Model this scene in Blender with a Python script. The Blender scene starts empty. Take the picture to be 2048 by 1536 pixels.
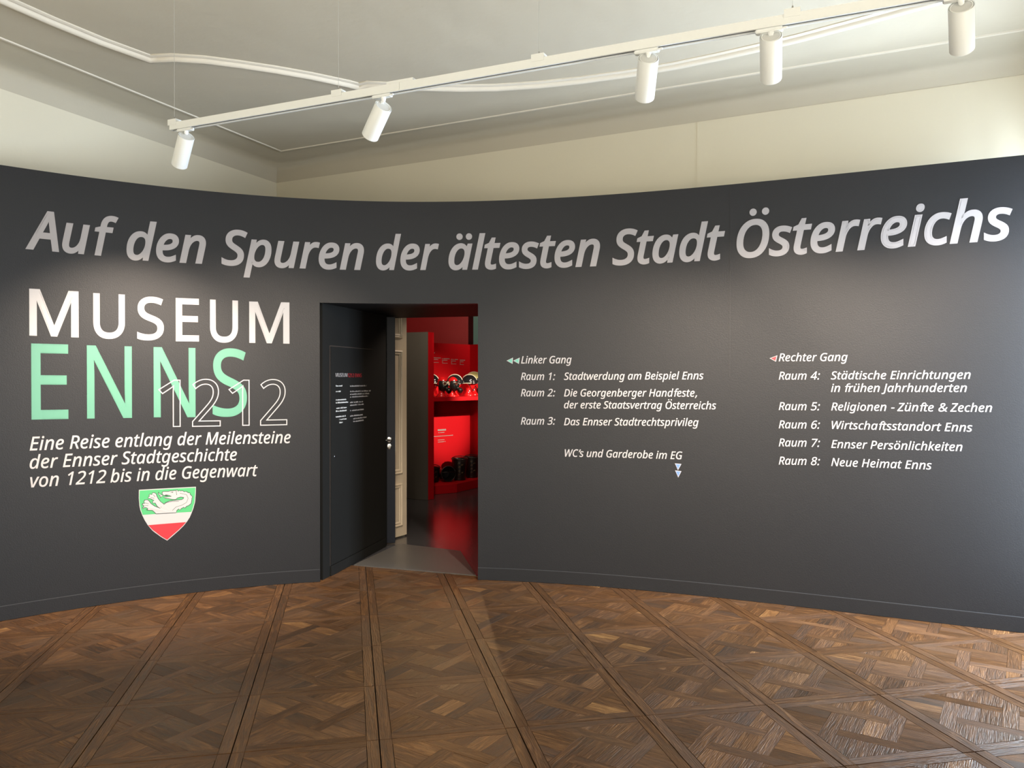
import bpy, bmesh, math, random, os
import numpy as np
from mathutils import Vector, Matrix
random.seed(7)
PI = math.pi
sc = bpy.context.scene
COL = sc.collection

# ------------------------------------------------------------------ camera
cam_data = bpy.data.cameras.new('camera')
cam_data.sensor_width = 36.0
cam_data.lens = 1577.3 / 2048 * 36.0
cam_data.clip_start = 0.05
cam = bpy.data.objects.new('camera', cam_data)
COL.objects.link(cam)
cam.matrix_world = (Matrix.Translation((0, 0, 1.55)) @ Matrix.Rotation(PI / 2 - 0.00791, 4, 'X')
                    @ Matrix.Rotation(0.00028, 4, 'Z'))
sc.camera = cam

# light levels (watts)
P_WIN = (560, 110, 128)
SPOT_POWER = (520, 460, 560, 640, 480)
SPOT_CONE = (80, 74, 66, 67, 67)
SPOT_DIP = (0.30, 0.16, 0.05, 0.06, 0.06)
HOFF = 0.021
RED_LIGHTS = [((-0.35, 9.2, 2.9), (-0.95, 10.9, 1.45), 170, 30), ((2.9, 7.7, 2.85), (-0.95, 11.2, 0.92), 2200, 15), ((0.2, 10.6, 3.0), (-0.7, 13.0, 2.6), 90, 110),
              ((-0.9, 8.7, 3.0), (-1.2, 10.0, 1.2), 85, 80), ((-0.1, 8.5, 2.5), (-1.08, 7.65, 1.2), 70, 60), ((-0.83, 11.0, 2.93), (-0.286, 3.79, 0.0), 130, 17)]  # the spots aimed at case cladding and cream door are added fill

# ------------------------------------------------------------------ view, world, large lights
sc.view_settings.view_transform = 'Standard'
sc.view_settings.look = 'None'
sc.view_settings.exposure = 0.0
sc.view_settings.gamma = 1.0
sc.view_settings.use_curve_mapping = False
world = bpy.data.worlds.new('world')
sc.world = world
world.use_nodes = True
world.node_tree.nodes['Background'].inputs[0].default_value = (0.60, 0.75, 1.0, 1)
world.node_tree.nodes['Background'].inputs[1].default_value = 0.25

# room frame (plan): old back wall runs along WV, old side walls along DV
WV = Vector((0.8945, -0.4473, 0)).normalized()
DV = Vector((0.39, 0.921, 0)).normalized()
PA = Vector((-2.432, 8.16, 0)); PB = Vector((3.767, 5.060, 0))
PC = Vector((0.959, -1.571, 0)); PD = Vector((-5.24, 1.529, 0))
HC = 3.72

def area_light(name, loc, look, w, h, power, color, spread=PI):
    l = bpy.data.lights.new(name, 'AREA')
    l.shape = 'RECTANGLE'; l.size = w; l.size_y = h
    l.energy = power; l.color = color; l.spread = spread
    o = bpy.data.objects.new(name, l)
    COL.objects.link(o)
    o.location = loc
    o.rotation_euler = Vector(look).to_track_quat('-Z', 'Y').to_euler()
    return o

RN = Vector((-DV.y, DV.x, 0))       # points from the right wall into the room
def right_wall_pt(s, z, out=0.0):   # s metres from the back right corner
    p = PB - DV * s - RN * out
    return Vector((p.x, p.y, z))
# windows of the right wall: (start, end, sill, head)
WINDOWS = [(0.35, 1.75, 0.25, 2.70), (3.6, 4.8, 0.45, 2.95)]
area_light('window_light_near_partition', right_wall_pt(1.05, 1.475, 0.42), RN + Vector((0, 0, -0.12)), 1.4, 2.45, P_WIN[0], (0.70, 0.83, 1.0))
area_light('window_light_behind_viewer', right_wall_pt(4.2, 1.7, 0.42), RN + Vector((0, 0, 0.1)), 1.2, 2.5, P_WIN[1], (1.0, 0.93, 0.79))
FILL_WINDOWS = [(1.2, 2.4, 0.45, 2.95), (4.2, 5.4, 0.45, 2.95)]   # added, unseen windows behind the viewer, there for general fill light
FV = (PD - PC).normalized(); FN = Vector((FV.y, -FV.x, 0))
if FN.dot(PA - PD) < 0: FN = -FN
for a_, b_, z0_, z1_ in FILL_WINDOWS:
    p_ = PC + FV * ((a_ + b_) / 2) - FN * 0.42
    area_light('window_light_rear_wall', (p_.x, p_.y, 1.7), FN + Vector((0, 0, 0.1)), 1.2, 2.5, P_WIN[2], (1.0, 0.93, 0.79))  # general fill, shining in through the added rear windows

# measured lettering, glyph boxes and crest outlines: arc length along the partition and height, metres
TEXT_ROWS = [
    ('headline', 'H', 'Auf', -3.3886, 2.3886, -2.8389, 2.3852, 0.2366),
    ('headline', 'H', 'den', -2.7907, 2.3738, -2.2724, 2.3807, 0.2475),
    ('headline', 'H', 'Spuren', -2.1668, 2.3792, -1.1371, 2.3815, 0.2476),
    ('headline', 'H', 'der', -1.0465, 2.3829, -0.5645, 2.385, 0.2531),
    ('headline', 'H', 'ältesten', -0.4912, 2.3846, 0.6705, 2.3847, 0.2536),
    ('headline', 'H', 'Stadt', 0.7638, 2.3844, 1.5678, 2.386, 0.2442),
    ('headline', 'H', 'Österreichs', 1.6459, 2.3884, 3.2831, 2.3994, 0.2339),
    ('subtitle', 'S', 'Eine Reise entlang der Meilensteine', -3.3699, 1.0776, -1.6816, 1.0591, 0.0891),
    ('subtitle', 'S', 'der Ennser Stadtgeschichte', -3.3703, 0.9586, -2.0635, 0.943, 0.0877),
    ('subtitle', 'S', 'von 1212 bis in die Gegenwart', -3.3684, 0.8374, -1.918, 0.8204, 0.0883),
    ('left_dir', 'S', 'Linker Gang', 0.0701, 1.6586, 0.4573, 1.6588, 0.0555),
    ('left_dir', 'S', 'Raum 1:', 0.0685, 1.5335, 0.3326, 1.5337, 0.0557),
    ('left_dir', 'S', 'Stadtwerdung am Beispiel Enns', 0.3997, 1.5346, 1.4218, 1.5397, 0.0546),
    ('left_dir', 'S', 'Raum 2:', 0.0685, 1.4092, 0.3327, 1.4106, 0.0557),
    ('left_dir', 'S', 'Die Georgenberger Handfeste,', 0.3998, 1.4102, 1.3775, 1.4162, 0.0547),
    ('left_dir', 'S', 'der erste Staatsvertrag Österreichs', 0.3999, 1.3211, 1.5097, 1.3284, 0.0545),
    ('left_dir', 'S', 'Raum 3:', 0.0686, 1.1946, 0.3329, 1.198, 0.0557),
    ('left_dir', 'S', 'Das Ennser Stadtrechtsprivileg', 0.4, 1.1941, 1.388, 1.2071, 0.0547),
    ('left_dir', 'S', 'WC’s und Garderobe im EG', 0.406, 0.959, 1.2739, 0.9668, 0.0549),
    ('right_dir', 'S', 'Rechter Gang', 1.9279, 1.6638, 2.3613, 1.6616, 0.0535),
    ('right_dir', 'S', 'Raum 4:', 1.9283, 1.5381, 2.1913, 1.5392, 0.0539),
    ('right_dir', 'S', 'Städtische Einrichtungen', 2.259, 1.5401, 3.0657, 1.5446, 0.0528),
    ('right_dir', 'S', 'in frühen Jahrhunderten', 2.2593, 1.4566, 3.0458, 1.4628, 0.0528),
    ('right_dir', 'S', 'Raum 5:', 1.9289, 1.3307, 2.1919, 1.3329, 0.0539),
    ('right_dir', 'S', 'Religionen - Zünfte & Zechen', 2.2611, 1.3333, 3.1812, 1.3405, 0.0524),
    ('right_dir', 'S', 'Raum 6:', 1.9292, 1.2057, 2.1923, 1.2097, 0.0539),
    ('right_dir', 'S', 'Wirtschaftsstandort Enns', 2.2651, 1.2109, 3.0766, 1.2161, 0.0527),
    ('right_dir', 'S', 'Raum 7:', 1.9296, 1.0823, 2.1927, 1.088, 0.054),
    ('right_dir', 'S', 'Ennser Persönlichkeiten', 2.2619, 1.0843, 3.0231, 1.093, 0.0529),
    ('right_dir', 'S', 'Raum 8:', 1.9299, 0.958, 2.1931, 0.9654, 0.054),
    ('right_dir', 'S', 'Neue Heimat Enns', 2.2623, 0.964, 2.8541, 0.9695, 0.0533),
]
GLYPH_BOXES = [
    ('W', 'M', -3.3685, -3.0839, 1.8227, 1.8188, 2.1271, 2.1278),
    ('W', 'U', -2.9966, -2.8021, 1.8117, 1.8171, 2.1228, 2.1238),
    ('W', 'S', -2.7255, -2.5535, 1.8072, 1.8155, 2.1162, 2.1213),
    ('W', 'E', -2.4757, -2.3212, 1.8092, 1.8105, 2.1181, 2.1192),
    ('W', 'U', -2.2466, -2.0535, 1.8037, 1.8072, 2.1173, 2.1167),
    ('W', 'M', -1.9754, -1.6885, 1.8075, 1.8052, 2.1132, 2.1147),
    ('G', 'E', -3.3587, -3.1467, 1.2771, 1.275, 1.772, 1.7711),
    ('G', 'N', -3.0363, -2.7598, 1.2735, 1.2704, 1.7681, 1.7666),
    ('G', 'N', -2.621, -2.3457, 1.2708, 1.2652, 1.7655, 1.7636),
    ('G', 'S', -2.2304, -1.9927, 1.2617, 1.2644, 1.7676, 1.7638),
    ('O', '1', -2.5879, -2.449, 1.2032, 1.202, 1.5348, 1.5316),
    ('O', '2', -2.3661, -2.1787, 1.1997, 1.1978, 1.5387, 1.5376),
    ('O', '1', -2.1175, -1.9777, 1.1995, 1.1984, 1.5333, 1.5311),
    ('O', '2', -1.8969, -1.7093, 1.1967, 1.1975, 1.5374, 1.5352),
]
ARROWS = [('teal', [(-0.0419, 1.6799), (0.0074, 1.7031), (0.004, 1.6555)]), ('teal', [(0.0091, 1.6797), (0.06, 1.7029), (0.0532, 1.6554)]), ('blue', [(1.2209, 0.9355), (1.2678, 0.9327), (1.2429, 0.8867)]), ('blue', [(1.2225, 0.885), (1.2679, 0.8807), (1.2453, 0.8347)]), ('red', [(1.8682, 1.6844), (1.9187, 1.7039), (1.9096, 1.66)])]
CREST = {
    'base': [(-2.7176, 0.7672), (-2.3447, 0.7632), (-2.3461, 0.7133), (-2.3505, 0.6544), (-2.3623, 0.6092), (-2.3731, 0.5788), (-2.3869, 0.5454), (-2.4052, 0.5168), (-2.4265, 0.4898), (-2.4599, 0.4569), (-2.4961, 0.4261), (-2.5365, 0.3928), (-2.5766, 0.4228), (-2.6031, 0.4464), (-2.6325, 0.4735), (-2.65, 0.4977), (-2.6631, 0.5166), (-2.682, 0.552), (-2.697, 0.587), (-2.7094, 0.6248), (-2.7151, 0.6571), (-2.7187, 0.7084)],
    'green': [(-2.7133, 0.7615), (-2.3481, 0.7579), (-2.3504, 0.7136), (-2.3548, 0.6547), (-2.3659, 0.6128), (-2.3758, 0.5846), (-2.6947, 0.5903), (-2.705, 0.6276), (-2.7113, 0.66), (-2.7152, 0.7081)],
    'red': [(-2.6593, 0.5146), (-2.4113, 0.514), (-2.4326, 0.4894), (-2.4629, 0.4611), (-2.499, 0.4313), (-2.5365, 0.3986), (-2.5736, 0.4257), (-2.6031, 0.4529), (-2.6301, 0.4781)],
    'beast': [(-2.5682, 0.7402), (-2.5578, 0.7443), (-2.5281, 0.7421), (-2.5131, 0.7459), (-2.4771, 0.7457), (-2.4696, 0.7504), (-2.4645, 0.7393), (-2.453, 0.7447), (-2.4476, 0.7391), (-2.4364, 0.7423), (-2.4228, 0.7326), (-2.4107, 0.7347), (-2.397, 0.7243), (-2.3827, 0.7213), (-2.3849, 0.7133), (-2.3767, 0.7039), (-2.367, 0.6917), (-2.3719, 0.6848), (-2.3719, 0.6723), (-2.3775, 0.6448), (-2.3943, 0.6313), (-2.4079, 0.6274), (-2.4195, 0.6149), (-2.4256, 0.6222), (-2.4437, 0.6138), (-2.4534, 0.6025), (-2.4585, 0.6134), (-2.4715, 0.604), (-2.4782, 0.5872), (-2.6086, 0.5896), (-2.6203, 0.6041), (-2.6321, 0.6164), (-2.6643, 0.6208), (-2.6724, 0.6231), (-2.6613, 0.627), (-2.6642, 0.6362), (-2.6817, 0.6415), (-2.6948, 0.6324), (-2.6939, 0.6426), (-2.6869, 0.6483), (-2.6857, 0.6546), (-2.6977, 0.6604), (-2.6947, 0.6707), (-2.6816, 0.6687), (-2.6868, 0.6803), (-2.6816, 0.6926), (-2.664, 0.6938), (-2.6538, 0.6856), (-2.6407, 0.6653), (-2.6173, 0.645), (-2.5804, 0.6259), (-2.6025, 0.6445), (-2.6143, 0.6679), (-2.6284, 0.6665), (-2.631, 0.6796), (-2.6201, 0.6839), (-2.6435, 0.6992), (-2.6605, 0.7031), (-2.6576, 0.7115), (-2.6479, 0.7204), (-2.6558, 0.7252), (-2.6464, 0.7321), (-2.6341, 0.7267), (-2.6329, 0.7395), (-2.6199, 0.7407), (-2.6076, 0.7318), (-2.6023, 0.7153), (-2.5935, 0.6953), (-2.5788, 0.6732), (-2.5581, 0.6554), (-2.5432, 0.6655), (-2.5193, 0.6734), (-2.4833, 0.6765), (-2.4411, 0.678), (-2.429, 0.6836), (-2.426, 0.6926), (-2.4471, 0.6973), (-2.4683, 0.6917), (-2.4803, 0.6812), (-2.5013, 0.6837), (-2.5252, 0.6901), (-2.549, 0.6961), (-2.5594, 0.7049), (-2.5431, 0.7037), (-2.5072, 0.7063), (-2.5222, 0.7142), (-2.543, 0.7189), (-2.5579, 0.7158), (-2.5683, 0.7272)],
    'tongue': [(-2.5653, 0.7173), (-2.5757, 0.7223), (-2.5816, 0.7298), (-2.5919, 0.7338), (-2.5964, 0.7335), (-2.5919, 0.7267), (-2.5831, 0.7196), (-2.5802, 0.7136), (-2.5822, 0.7067), (-2.5772, 0.705), (-2.5728, 0.7092), (-2.5609, 0.7122)],
    'lines': [[(-2.5774, 0.6327), (-2.5581, 0.6544)], [(-2.5015, 0.6054), (-2.4775, 0.6279), (-2.4382, 0.6379), (-2.4079, 0.6553), (-2.3972, 0.684), (-2.4077, 0.7109), (-2.4531, 0.7255)], [(-2.57, 0.6386), (-2.5432, 0.6623), (-2.5073, 0.6692), (-2.4593, 0.6672)], [(-2.6435, 0.7104), (-2.62, 0.699)], [(-2.6258, 0.7267), (-2.6141, 0.7098)], [(-2.6817, 0.6543), (-2.6583, 0.6523)], [(-2.6816, 0.6735), (-2.6554, 0.6649)], [(-2.5131, 0.7352), (-2.4952, 0.734)], [(-2.4771, 0.7467), (-2.4727, 0.7122)], [(-2.6202, 0.6363), (-2.5968, 0.6021)]],
    'eye': [(-2.5041, 0.7388), (-2.4982, 0.7361), (-2.4997, 0.7304), (-2.5048, 0.7324)],
    'claws': [[(-2.5964, 0.7358), (-2.5889, 0.7481), (-2.5899, 0.7353)], [(-2.6977, 0.6327), (-2.6939, 0.6458), (-2.6875, 0.6452)], [(-2.6759, 0.6244), (-2.6613, 0.627), (-2.6643, 0.6192)], [(-2.6874, 0.6861), (-2.6815, 0.6958), (-2.6786, 0.6892)], [(-2.6991, 0.6622), (-2.6933, 0.6728), (-2.6904, 0.6662)], [(-2.5832, 0.6993), (-2.5802, 0.7065), (-2.5757, 0.7042)], [(-2.5549, 0.7182), (-2.5311, 0.7181), (-2.5326, 0.7094), (-2.549, 0.7113)]],
}
CREDIT_LINES = [(0.274, 0.391, 1.48), (0.274, 0.362, 1.436), (0.274, 0.464, 1.369), (0.274, 0.501, 1.346), (0.274, 0.474, 1.303), (0.274, 0.471, 1.279), (0.274, 0.453, 1.235), (0.336, 0.474, 1.211), (0.336, 0.4, 1.186), (0.536, 0.869, 1.476), (0.536, 0.96, 1.431), (0.536, 0.925, 1.408), (0.536, 0.905, 1.386), (0.536, 0.797, 1.341), (0.536, 0.812, 1.318), (0.536, 0.812, 1.274), (0.536, 0.789, 1.229), (0.598, 0.867, 1.204), (0.598, 0.812, 1.181)]

# partition profile: front face y = PY(x), height PH
PCO = (0.0005239, 0.0123313, -0.1130263, -0.1752905, 6.0024234)
PH = 2.9006
def PY(x):
    return (((PCO[0] * x + PCO[1]) * x + PCO[2]) * x + PCO[3]) * x + PCO[4]
_xs = np.linspace(-4.6, 3.7, 1661); _ys = PY(_xs)
_S = np.concatenate([[0], np.cumsum(np.hypot(np.diff(_xs), np.diff(_ys)))]); _S -= np.interp(0, _xs, _S)
def on_partition(s, z, off=0.0):
    """arc length s along the partition and height z -> world point, off metres in front of its face"""
    x = float(np.interp(s, _S, _xs))
    d = (((4 * PCO[0] * x + 3 * PCO[1]) * x + 2 * PCO[2]) * x) + PCO[3]
    n = math.hypot(1, d)
    return Vector((x + off * d / n, PY(x) - off / n, z))

# ------------------------------------------------------------------ materials
def new_mat(name):
    m = bpy.data.materials.new(name); m.use_nodes = True
    return m, m.node_tree.nodes, m.node_tree.links, m.node_tree.nodes['Principled BSDF']

def mat(name, col, rough=0.5, metal=0.0, spec=0.5, var=0.06, nscale=8.0, bump=0.0, bscale=60.0, coat=0.0):
    m, N, L, b = new_mat(name)
    tc = N.new('ShaderNodeTexCoord')
    nz = N.new('ShaderNodeTexNoise'); nz.inputs['Scale'].default_value = nscale; nz.inputs['Detail'].default_value = 4
    L.new(tc.outputs['Object'], nz.inputs['Vector'])
    mx = N.new('ShaderNodeMix'); mx.data_type = 'RGBA'
    c = Vector(col[:3])
    mx.inputs[6].default_value = (*(c * (1 - var)), 1); mx.inputs[7].default_value = (*(c * (1 + var)), 1)
    L.new(nz.outputs['Fac'], mx.inputs[0]); L.new(mx.outputs[2], b.inputs['Base Color'])
    b.inputs['Roughness'].default_value = rough; b.inputs['Metallic'].default_value = metal
    b.inputs['Specular IOR Level'].default_value = spec; b.inputs['Coat Weight'].default_value = coat
    if bump:
        n2 = N.new('ShaderNodeTexNoise'); n2.inputs['Scale'].default_value = bscale; n2.inputs['Detail'].default_value = 6
        L.new(tc.outputs['Object'], n2.inputs['Vector'])
        bp = N.new('ShaderNodeBump'); bp.inputs['Strength'].default_value = bump; bp.inputs['Distance'].default_value = 0.01
        L.new(n2.outputs['Fac'], bp.inputs['Height']); L.new(bp.outputs['Normal'], b.inputs['Normal'])
    return m

def emit(name, col, s):
    m, N, L, b = new_mat(name)
    b.inputs['Base Color'].default_value = (*col, 1)
    b.inputs['Emission Color'].default_value = (*col, 1); b.inputs['Emission Strength'].default_value = s
    return m

def wood_mat():
    m, N, L, b = new_mat('oak_parquet')
    at = N.new('ShaderNodeAttribute'); at.attribute_name = 'tone'
    uv = N.new('ShaderNodeUVMap'); uv.uv_map = 'grain'
    mp = N.new('ShaderNodeMapping'); mp.inputs['Scale'].default_value = (5, 46, 1)
    L.new(uv.outputs[0], mp.inputs[0])
    nz = N.new('ShaderNodeTexNoise'); nz.inputs['Scale'].default_value = 1; nz.inputs['Detail'].default_value = 7
    nz.inputs['Distortion'].default_value = 1.6
    L.new(mp.outputs[0], nz.inputs['Vector'])
    mp2 = N.new('ShaderNodeMapping'); mp2.inputs['Scale'].default_value = (14, 230, 1)
    L.new(uv.outputs[0], mp2.inputs[0])
    pore = N.new('ShaderNodeTexNoise'); pore.inputs['Scale'].default_value = 1; pore.inputs['Detail'].default_value = 3
    L.new(mp2.outputs[0], pore.inputs['Vector'])
    ramp = N.new('ShaderNodeValToRGB')
    e = ramp.color_ramp.elements
    e[0].position = 0.0; e[0].color = (0.030, 0.018, 0.010, 1)
    e[1].position = 1.0; e[1].color = (0.38, 0.21, 0.070, 1)
    k = e.new(0.35); k.color = (0.072, 0.031, 0.010, 1)
    k = e.new(0.65); k.color = (0.155, 0.072, 0.024, 1)
    a1 = N.new('ShaderNodeMath'); a1.operation = 'MULTIPLY_ADD'
    L.new(nz.outputs['Fac'], a1.inputs[0]); a1.inputs[1].default_value = 0.95
    sep = N.new('ShaderNodeSeparateColor'); L.new(at.outputs['Color'], sep.inputs[0])
    L.new(sep.outputs[0], a1.inputs[2])
    a2 = N.new('ShaderNodeMath'); a2.operation = 'MULTIPLY_ADD'
    L.new(pore.outputs['Fac'], a2.inputs[0]); a2.inputs[1].default_value = 0.6
    L.new(a1.outputs[0], a2.inputs[2])
    a3 = N.new('ShaderNodeMath'); a3.operation = 'SUBTRACT'; a3.inputs[1].default_value = 0.835
    L.new(a2.outputs[0], a3.inputs[0]); L.new(a3.outputs[0], ramp.inputs[0])
    # worn, greyish patches that have a shape of their own
    tc = N.new('ShaderNodeTexCoord')
    w = N.new('ShaderNodeTexNoise'); w.inputs['Scale'].default_value = 1.7; w.inputs['Detail'].default_value = 5
    geo = N.new('ShaderNodeNewGeometry'); L.new(geo.outputs['Position'], w.inputs['Vector'])
    wr = N.new('ShaderNodeMapRange'); wr.inputs[1].default_value = 0.5; wr.inputs[2].default_value = 0.75
    wr.inputs[3].default_value = 0.0; wr.inputs[4].default_value = 0.40
    L.new(w.outputs['Fac'], wr.inputs[0])
    mx = N.new('ShaderNodeMix'); mx.data_type = 'RGBA'
    L.new(wr.outputs[0], mx.inputs[0]); L.new(ramp.outputs[0], mx.inputs[6]); mx.inputs[7].default_value = (0.088, 0.052, 0.026, 1)
    L.new(mx.outputs[2], b.inputs['Base Color'])
    rr = N.new('ShaderNodeMapRange'); rr.inputs[3].default_value = 0.22; rr.inputs[4].default_value = 0.62
    gm = N.new('ShaderNodeMath'); gm.operation = 'MULTIPLY_ADD'; L.new(nz.outputs['Fac'], gm.inputs[0]); gm.inputs[1].default_value = 0.5; gs = N.new('ShaderNodeMath'); gs.operation = 'MULTIPLY'; gs.inputs[1].default_value = 0.6
    L.new(sep.outputs[1], gs.inputs[0]); L.new(gs.outputs[0], gm.inputs[2])
    L.new(gm.outputs[0], rr.inputs[0]); L.new(rr.outputs[0], b.inputs['Roughness'])
    b.inputs['Specular IOR Level'].default_value = 0.5
    bp = N.new('ShaderNodeBump'); bp.inputs['Strength'].default_value = 0.8; bp.inputs['Distance'].default_value = 0.004
    ad = N.new('ShaderNodeMath'); ad.operation = 'ADD'
    L.new(nz.outputs['Fac'], ad.inputs[0]); L.new(pore.outputs['Fac'], ad.inputs[1])
    L.new(ad.outputs[0], bp.inputs['Height']); L.new(bp.outputs['Normal'], b.inputs['Normal'])
    return m

M = {}
M['wood'] = wood_mat()
M['joint'] = mat('dark_joint_filler', (0.018, 0.011, 0.007), 0.9)
M['plaster'] = mat('old_wall_plaster', (0.64, 0.59, 0.46), 0.85, var=0.03, nscale=1.2, bump=0.25, bscale=9)
M['ceil'] = mat('ceiling_plaster', (0.47, 0.425, 0.33), 0.85, var=0.06, nscale=0.9, bump=1.0, bscale=3.2)
M['stucco'] = mat('stucco_white', (0.62, 0.57, 0.47), 0.7, var=0.02)
M['anthracite'] = mat('anthracite_wall_paint', (0.0092, 0.0094, 0.0106), 0.47, spec=0.30, var=0.06, nscale=3, bump=0.12, bscale=160)
M['sealant'] = mat('grey_sealant', (0.028, 0.029, 0.032), 0.5)  # dust and light caught on the baseboard edge, put into the colour
M['wire'] = mat('wire_grey', (0.36, 0.35, 0.32), 0.5)
M['reveal'] = mat('dark_reveal_paint', (0.0100, 0.0100, 0.0092), 0.55, spec=0.15, var=0.05)
M['navy'] = mat('navy_door_paint', (0.004, 0.0065, 0.014), 0.45, spec=0.25)
M['vinylg'] = mat('vinyl_warm_grey', (0.26, 0.238, 0.23), 0.5, var=0.01)
M['vinylw'] = mat('vinyl_white', (0.32, 0.305, 0.30), 0.5, var=0.01)
M['mint'] = mat('vinyl_mint', (0.062, 0.195, 0.130), 0.5, var=0.01)
M['teal'] = mat('vinyl_teal', (0.09, 0.30, 0.23), 0.5, var=0.01)
M['ltblue'] = mat('vinyl_light_blue', (0.09, 0.17, 0.46), 0.5, var=0.01)
M['vred'] = mat('vinyl_red', (0.32, 0.012, 0.018), 0.5, var=0.01)
M['cgreen'] = mat('crest_green', (0.045, 0.27, 0.095), 0.5, var=0.01)
M['cblack'] = mat('crest_black', (0.015, 0.02, 0.015), 0.6)
M['metalw'] = mat('white_powder_coat', (0.67, 0.69, 0.68), 0.4, var=0.01)
M['mgrey'] = mat('grey_lamp_cap', (0.55, 0.56, 0.55), 0.6)
M['track_in'] = mat('track_black_groove', (0.02, 0.02, 0.022), 0.5)
M['steel'] = mat('brushed_steel', (0.6, 0.6, 0.6), 0.25, metal=1.0)
M['copper'] = mat('track_conductor', (0.7, 0.72, 0.75), 0.3, metal=1.0)
M['cream'] = mat('cream_door_paint', (0.62, 0.53, 0.40), 0.45, var=0.04)
M['greyfloor'] = mat('grey_linoleum', (0.050, 0.050, 0.054), 0.2, var=0.15, nscale=5, bump=0.1, bscale=30)
M['slab'] = mat('grey_ramp_sheet', (0.085, 0.080, 0.074), 0.4, var=0.08, nscale=9)
M['redwall'] = mat('red_wall_paint', (0.42, 0.012, 0.014), 0.55, var=0.05)
M['redcase'] = mat('red_display_case', (0.50, 0.004, 0.009), 0.5, spec=0.25, var=0.03)
M['greycase'] = mat('grey_case_side', (0.10, 0.095, 0.08), 0.6)
M['tealwall'] = mat('teal_wall_paint', (0.10, 0.22, 0.20), 0.6)
M['headred'] = mat('glossy_red_mannequin', (0.62, 0.010, 0.012), 0.22, coat=0.5)
M['rubber'] = mat('black_rubber', (0.012, 0.012, 0.012), 0.3)
M['helmblack'] = mat('black_helmet_shell', (0.012, 0.012, 0.014), 0.15, coat=0.6)
M['helmwhite'] = mat('pale_helmet_trim', (0.80, 0.76, 0.60), 0.3)
M['helmyellow'] = mat('luminous_yellow_helmet', (0.80, 0.74, 0.30), 0.3, coat=0.4)
M['glass'] = mat('dark_lens', (0.10, 0.03, 0.02), 0.08, coat=1.0)
M['leather'] = mat('black_leather', (0.010, 0.006, 0.005), 0.35, var=0.3, bump=0.3)
M['gold'] = mat('faded_gilt', (0.22, 0.15, 0.07), 0.5, var=0.4, nscale=60)
M['lens'] = emit('lamp_lens', (1.0, 0.86, 0.66), 6.0)
M['glasspane'] = mat('window_glass', (1, 1, 1), 0.0)
_b = M['glasspane'].node_tree.nodes['Principled BSDF']; _b.inputs['Transmission Weight'].default_value = 1.0
_b.inputs['IOR'].default_value = 1.01

# ------------------------------------------------------------------ object helpers
def link(name, me, m, parent=None, smooth=None):
    ms = m if isinstance(m, (list, tuple)) else [m]
    for q in ms:
        if q is not None: me.materials.append(q)
    if smooth is not None:
        me.polygons.foreach_set('use_smooth', [True] * len(me.polygons))
        me.set_sharp_from_angle(angle=math.radians(smooth))
    o = bpy.data.objects.new(name, me)
    COL.objects.link(o)
    if parent: o.parent = parent
    return o

def chain(o):
    m = o.matrix_basis.copy()
    while o.parent: o = o.parent; m = o.matrix_basis @ m
    return m

def mesh_obj(name, bm, m, parent=None, smooth=None, local=None):
    """local: matrix of the parent Empty; world-space geometry is moved into its space"""
    if parent is not None:
        bm.transform(chain(parent).inverted())
    bmesh.ops.recalc_face_normals(bm, faces=bm.faces)
    me = bpy.data.meshes.new(name); bm.to_mesh(me); bm.free()
    return link(name, me, m, parent, smooth)

def thing(name, label, cat, loc=(0, 0, 0), rot=None, group=None):
    o = bpy.data.objects.new(name, None); COL.objects.link(o)
    o.location = loc
    if rot: o.rotation_euler = rot
    o.empty_display_size = 0.05
    o['label'] = label; o['category'] = cat
    if group: o['group'] = group
    return o

def tag(o, label, cat, group=None):
    o['label'] = label; o['category'] = cat
    if group: o['group'] = group
    return o

def struct(o):
    o['kind'] = 'structure'; return o

def add_hex(bm, P):
    """P: 4 bottom corners then 4 top corners"""
    v = [bm.verts.new(p) for p in P]
    for f in ((0, 1, 2, 3), (4, 5, 6, 7), (0, 1, 5, 4), (1, 2, 6, 5), (2, 3, 7, 6), (3, 0, 4, 7)):
        bm.faces.new([v[i] for i in f])

def box(bm, lo, hi, mat4=None):
    x0, y0, z0 = lo; x1, y1, z1 = hi
    P = [Vector(p) for p in ((x0, y0, z0), (x1, y0, z0), (x1, y1, z0), (x0, y1, z0), (x0, y0, z1), (x1, y0, z1), (x1, y1, z1), (x0, y1, z1))]
    if mat4: P = [mat4 @ p for p in P]
    add_hex(bm, P)

def prism(bm, pts, z0, z1):
    lo = [bm.verts.new((p[0], p[1], z0)) for p in pts]; hi = [bm.verts.new((p[0], p[1], z1)) for p in pts]
    bm.faces.new(lo[::-1]); bm.faces.new(hi)
    for i in range(len(pts)):
        j = (i + 1) % len(pts); bm.faces.new((lo[i], lo[j], hi[j], hi[i]))

def bbox(lo, hi, bev=0.0, mat4=None, seg=2):
    bm = bmesh.new(); box(bm, lo, hi)
    if bev: bmesh.ops.bevel(bm, geom=bm.edges[:], offset=bev, segments=seg, affect='EDGES', profile=0.6)
    if mat4: bm.transform(mat4)
    return bm

def lathe(bm, prof, n=28, M4=None, caps=True):
    rings = []
    for r, z in prof:
        if r < 1e-6: rings.append([bm.verts.new((0, 0, z))])
        else: rings.append([bm.verts.new((r * math.cos(2 * PI * i / n), r * math.sin(2 * PI * i / n), z)) for i in range(n)])
    new = [v for rg in rings for v in rg]
    for a, b in zip(rings, rings[1:]):
        for i in range(n):
            j = (i + 1) % n
            if len(a) == 1 and len(b) == 1: continue
            if len(a) == 1: bm.faces.new((a[0], b[i], b[j]))
            elif len(b) == 1: bm.faces.new((a[i], a[j], b[0]))
            else: bm.faces.new((a[i], a[j], b[j], b[i]))
    if M4: bmesh.ops.transform(bm, matrix=M4, verts=new)
    return new

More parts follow.
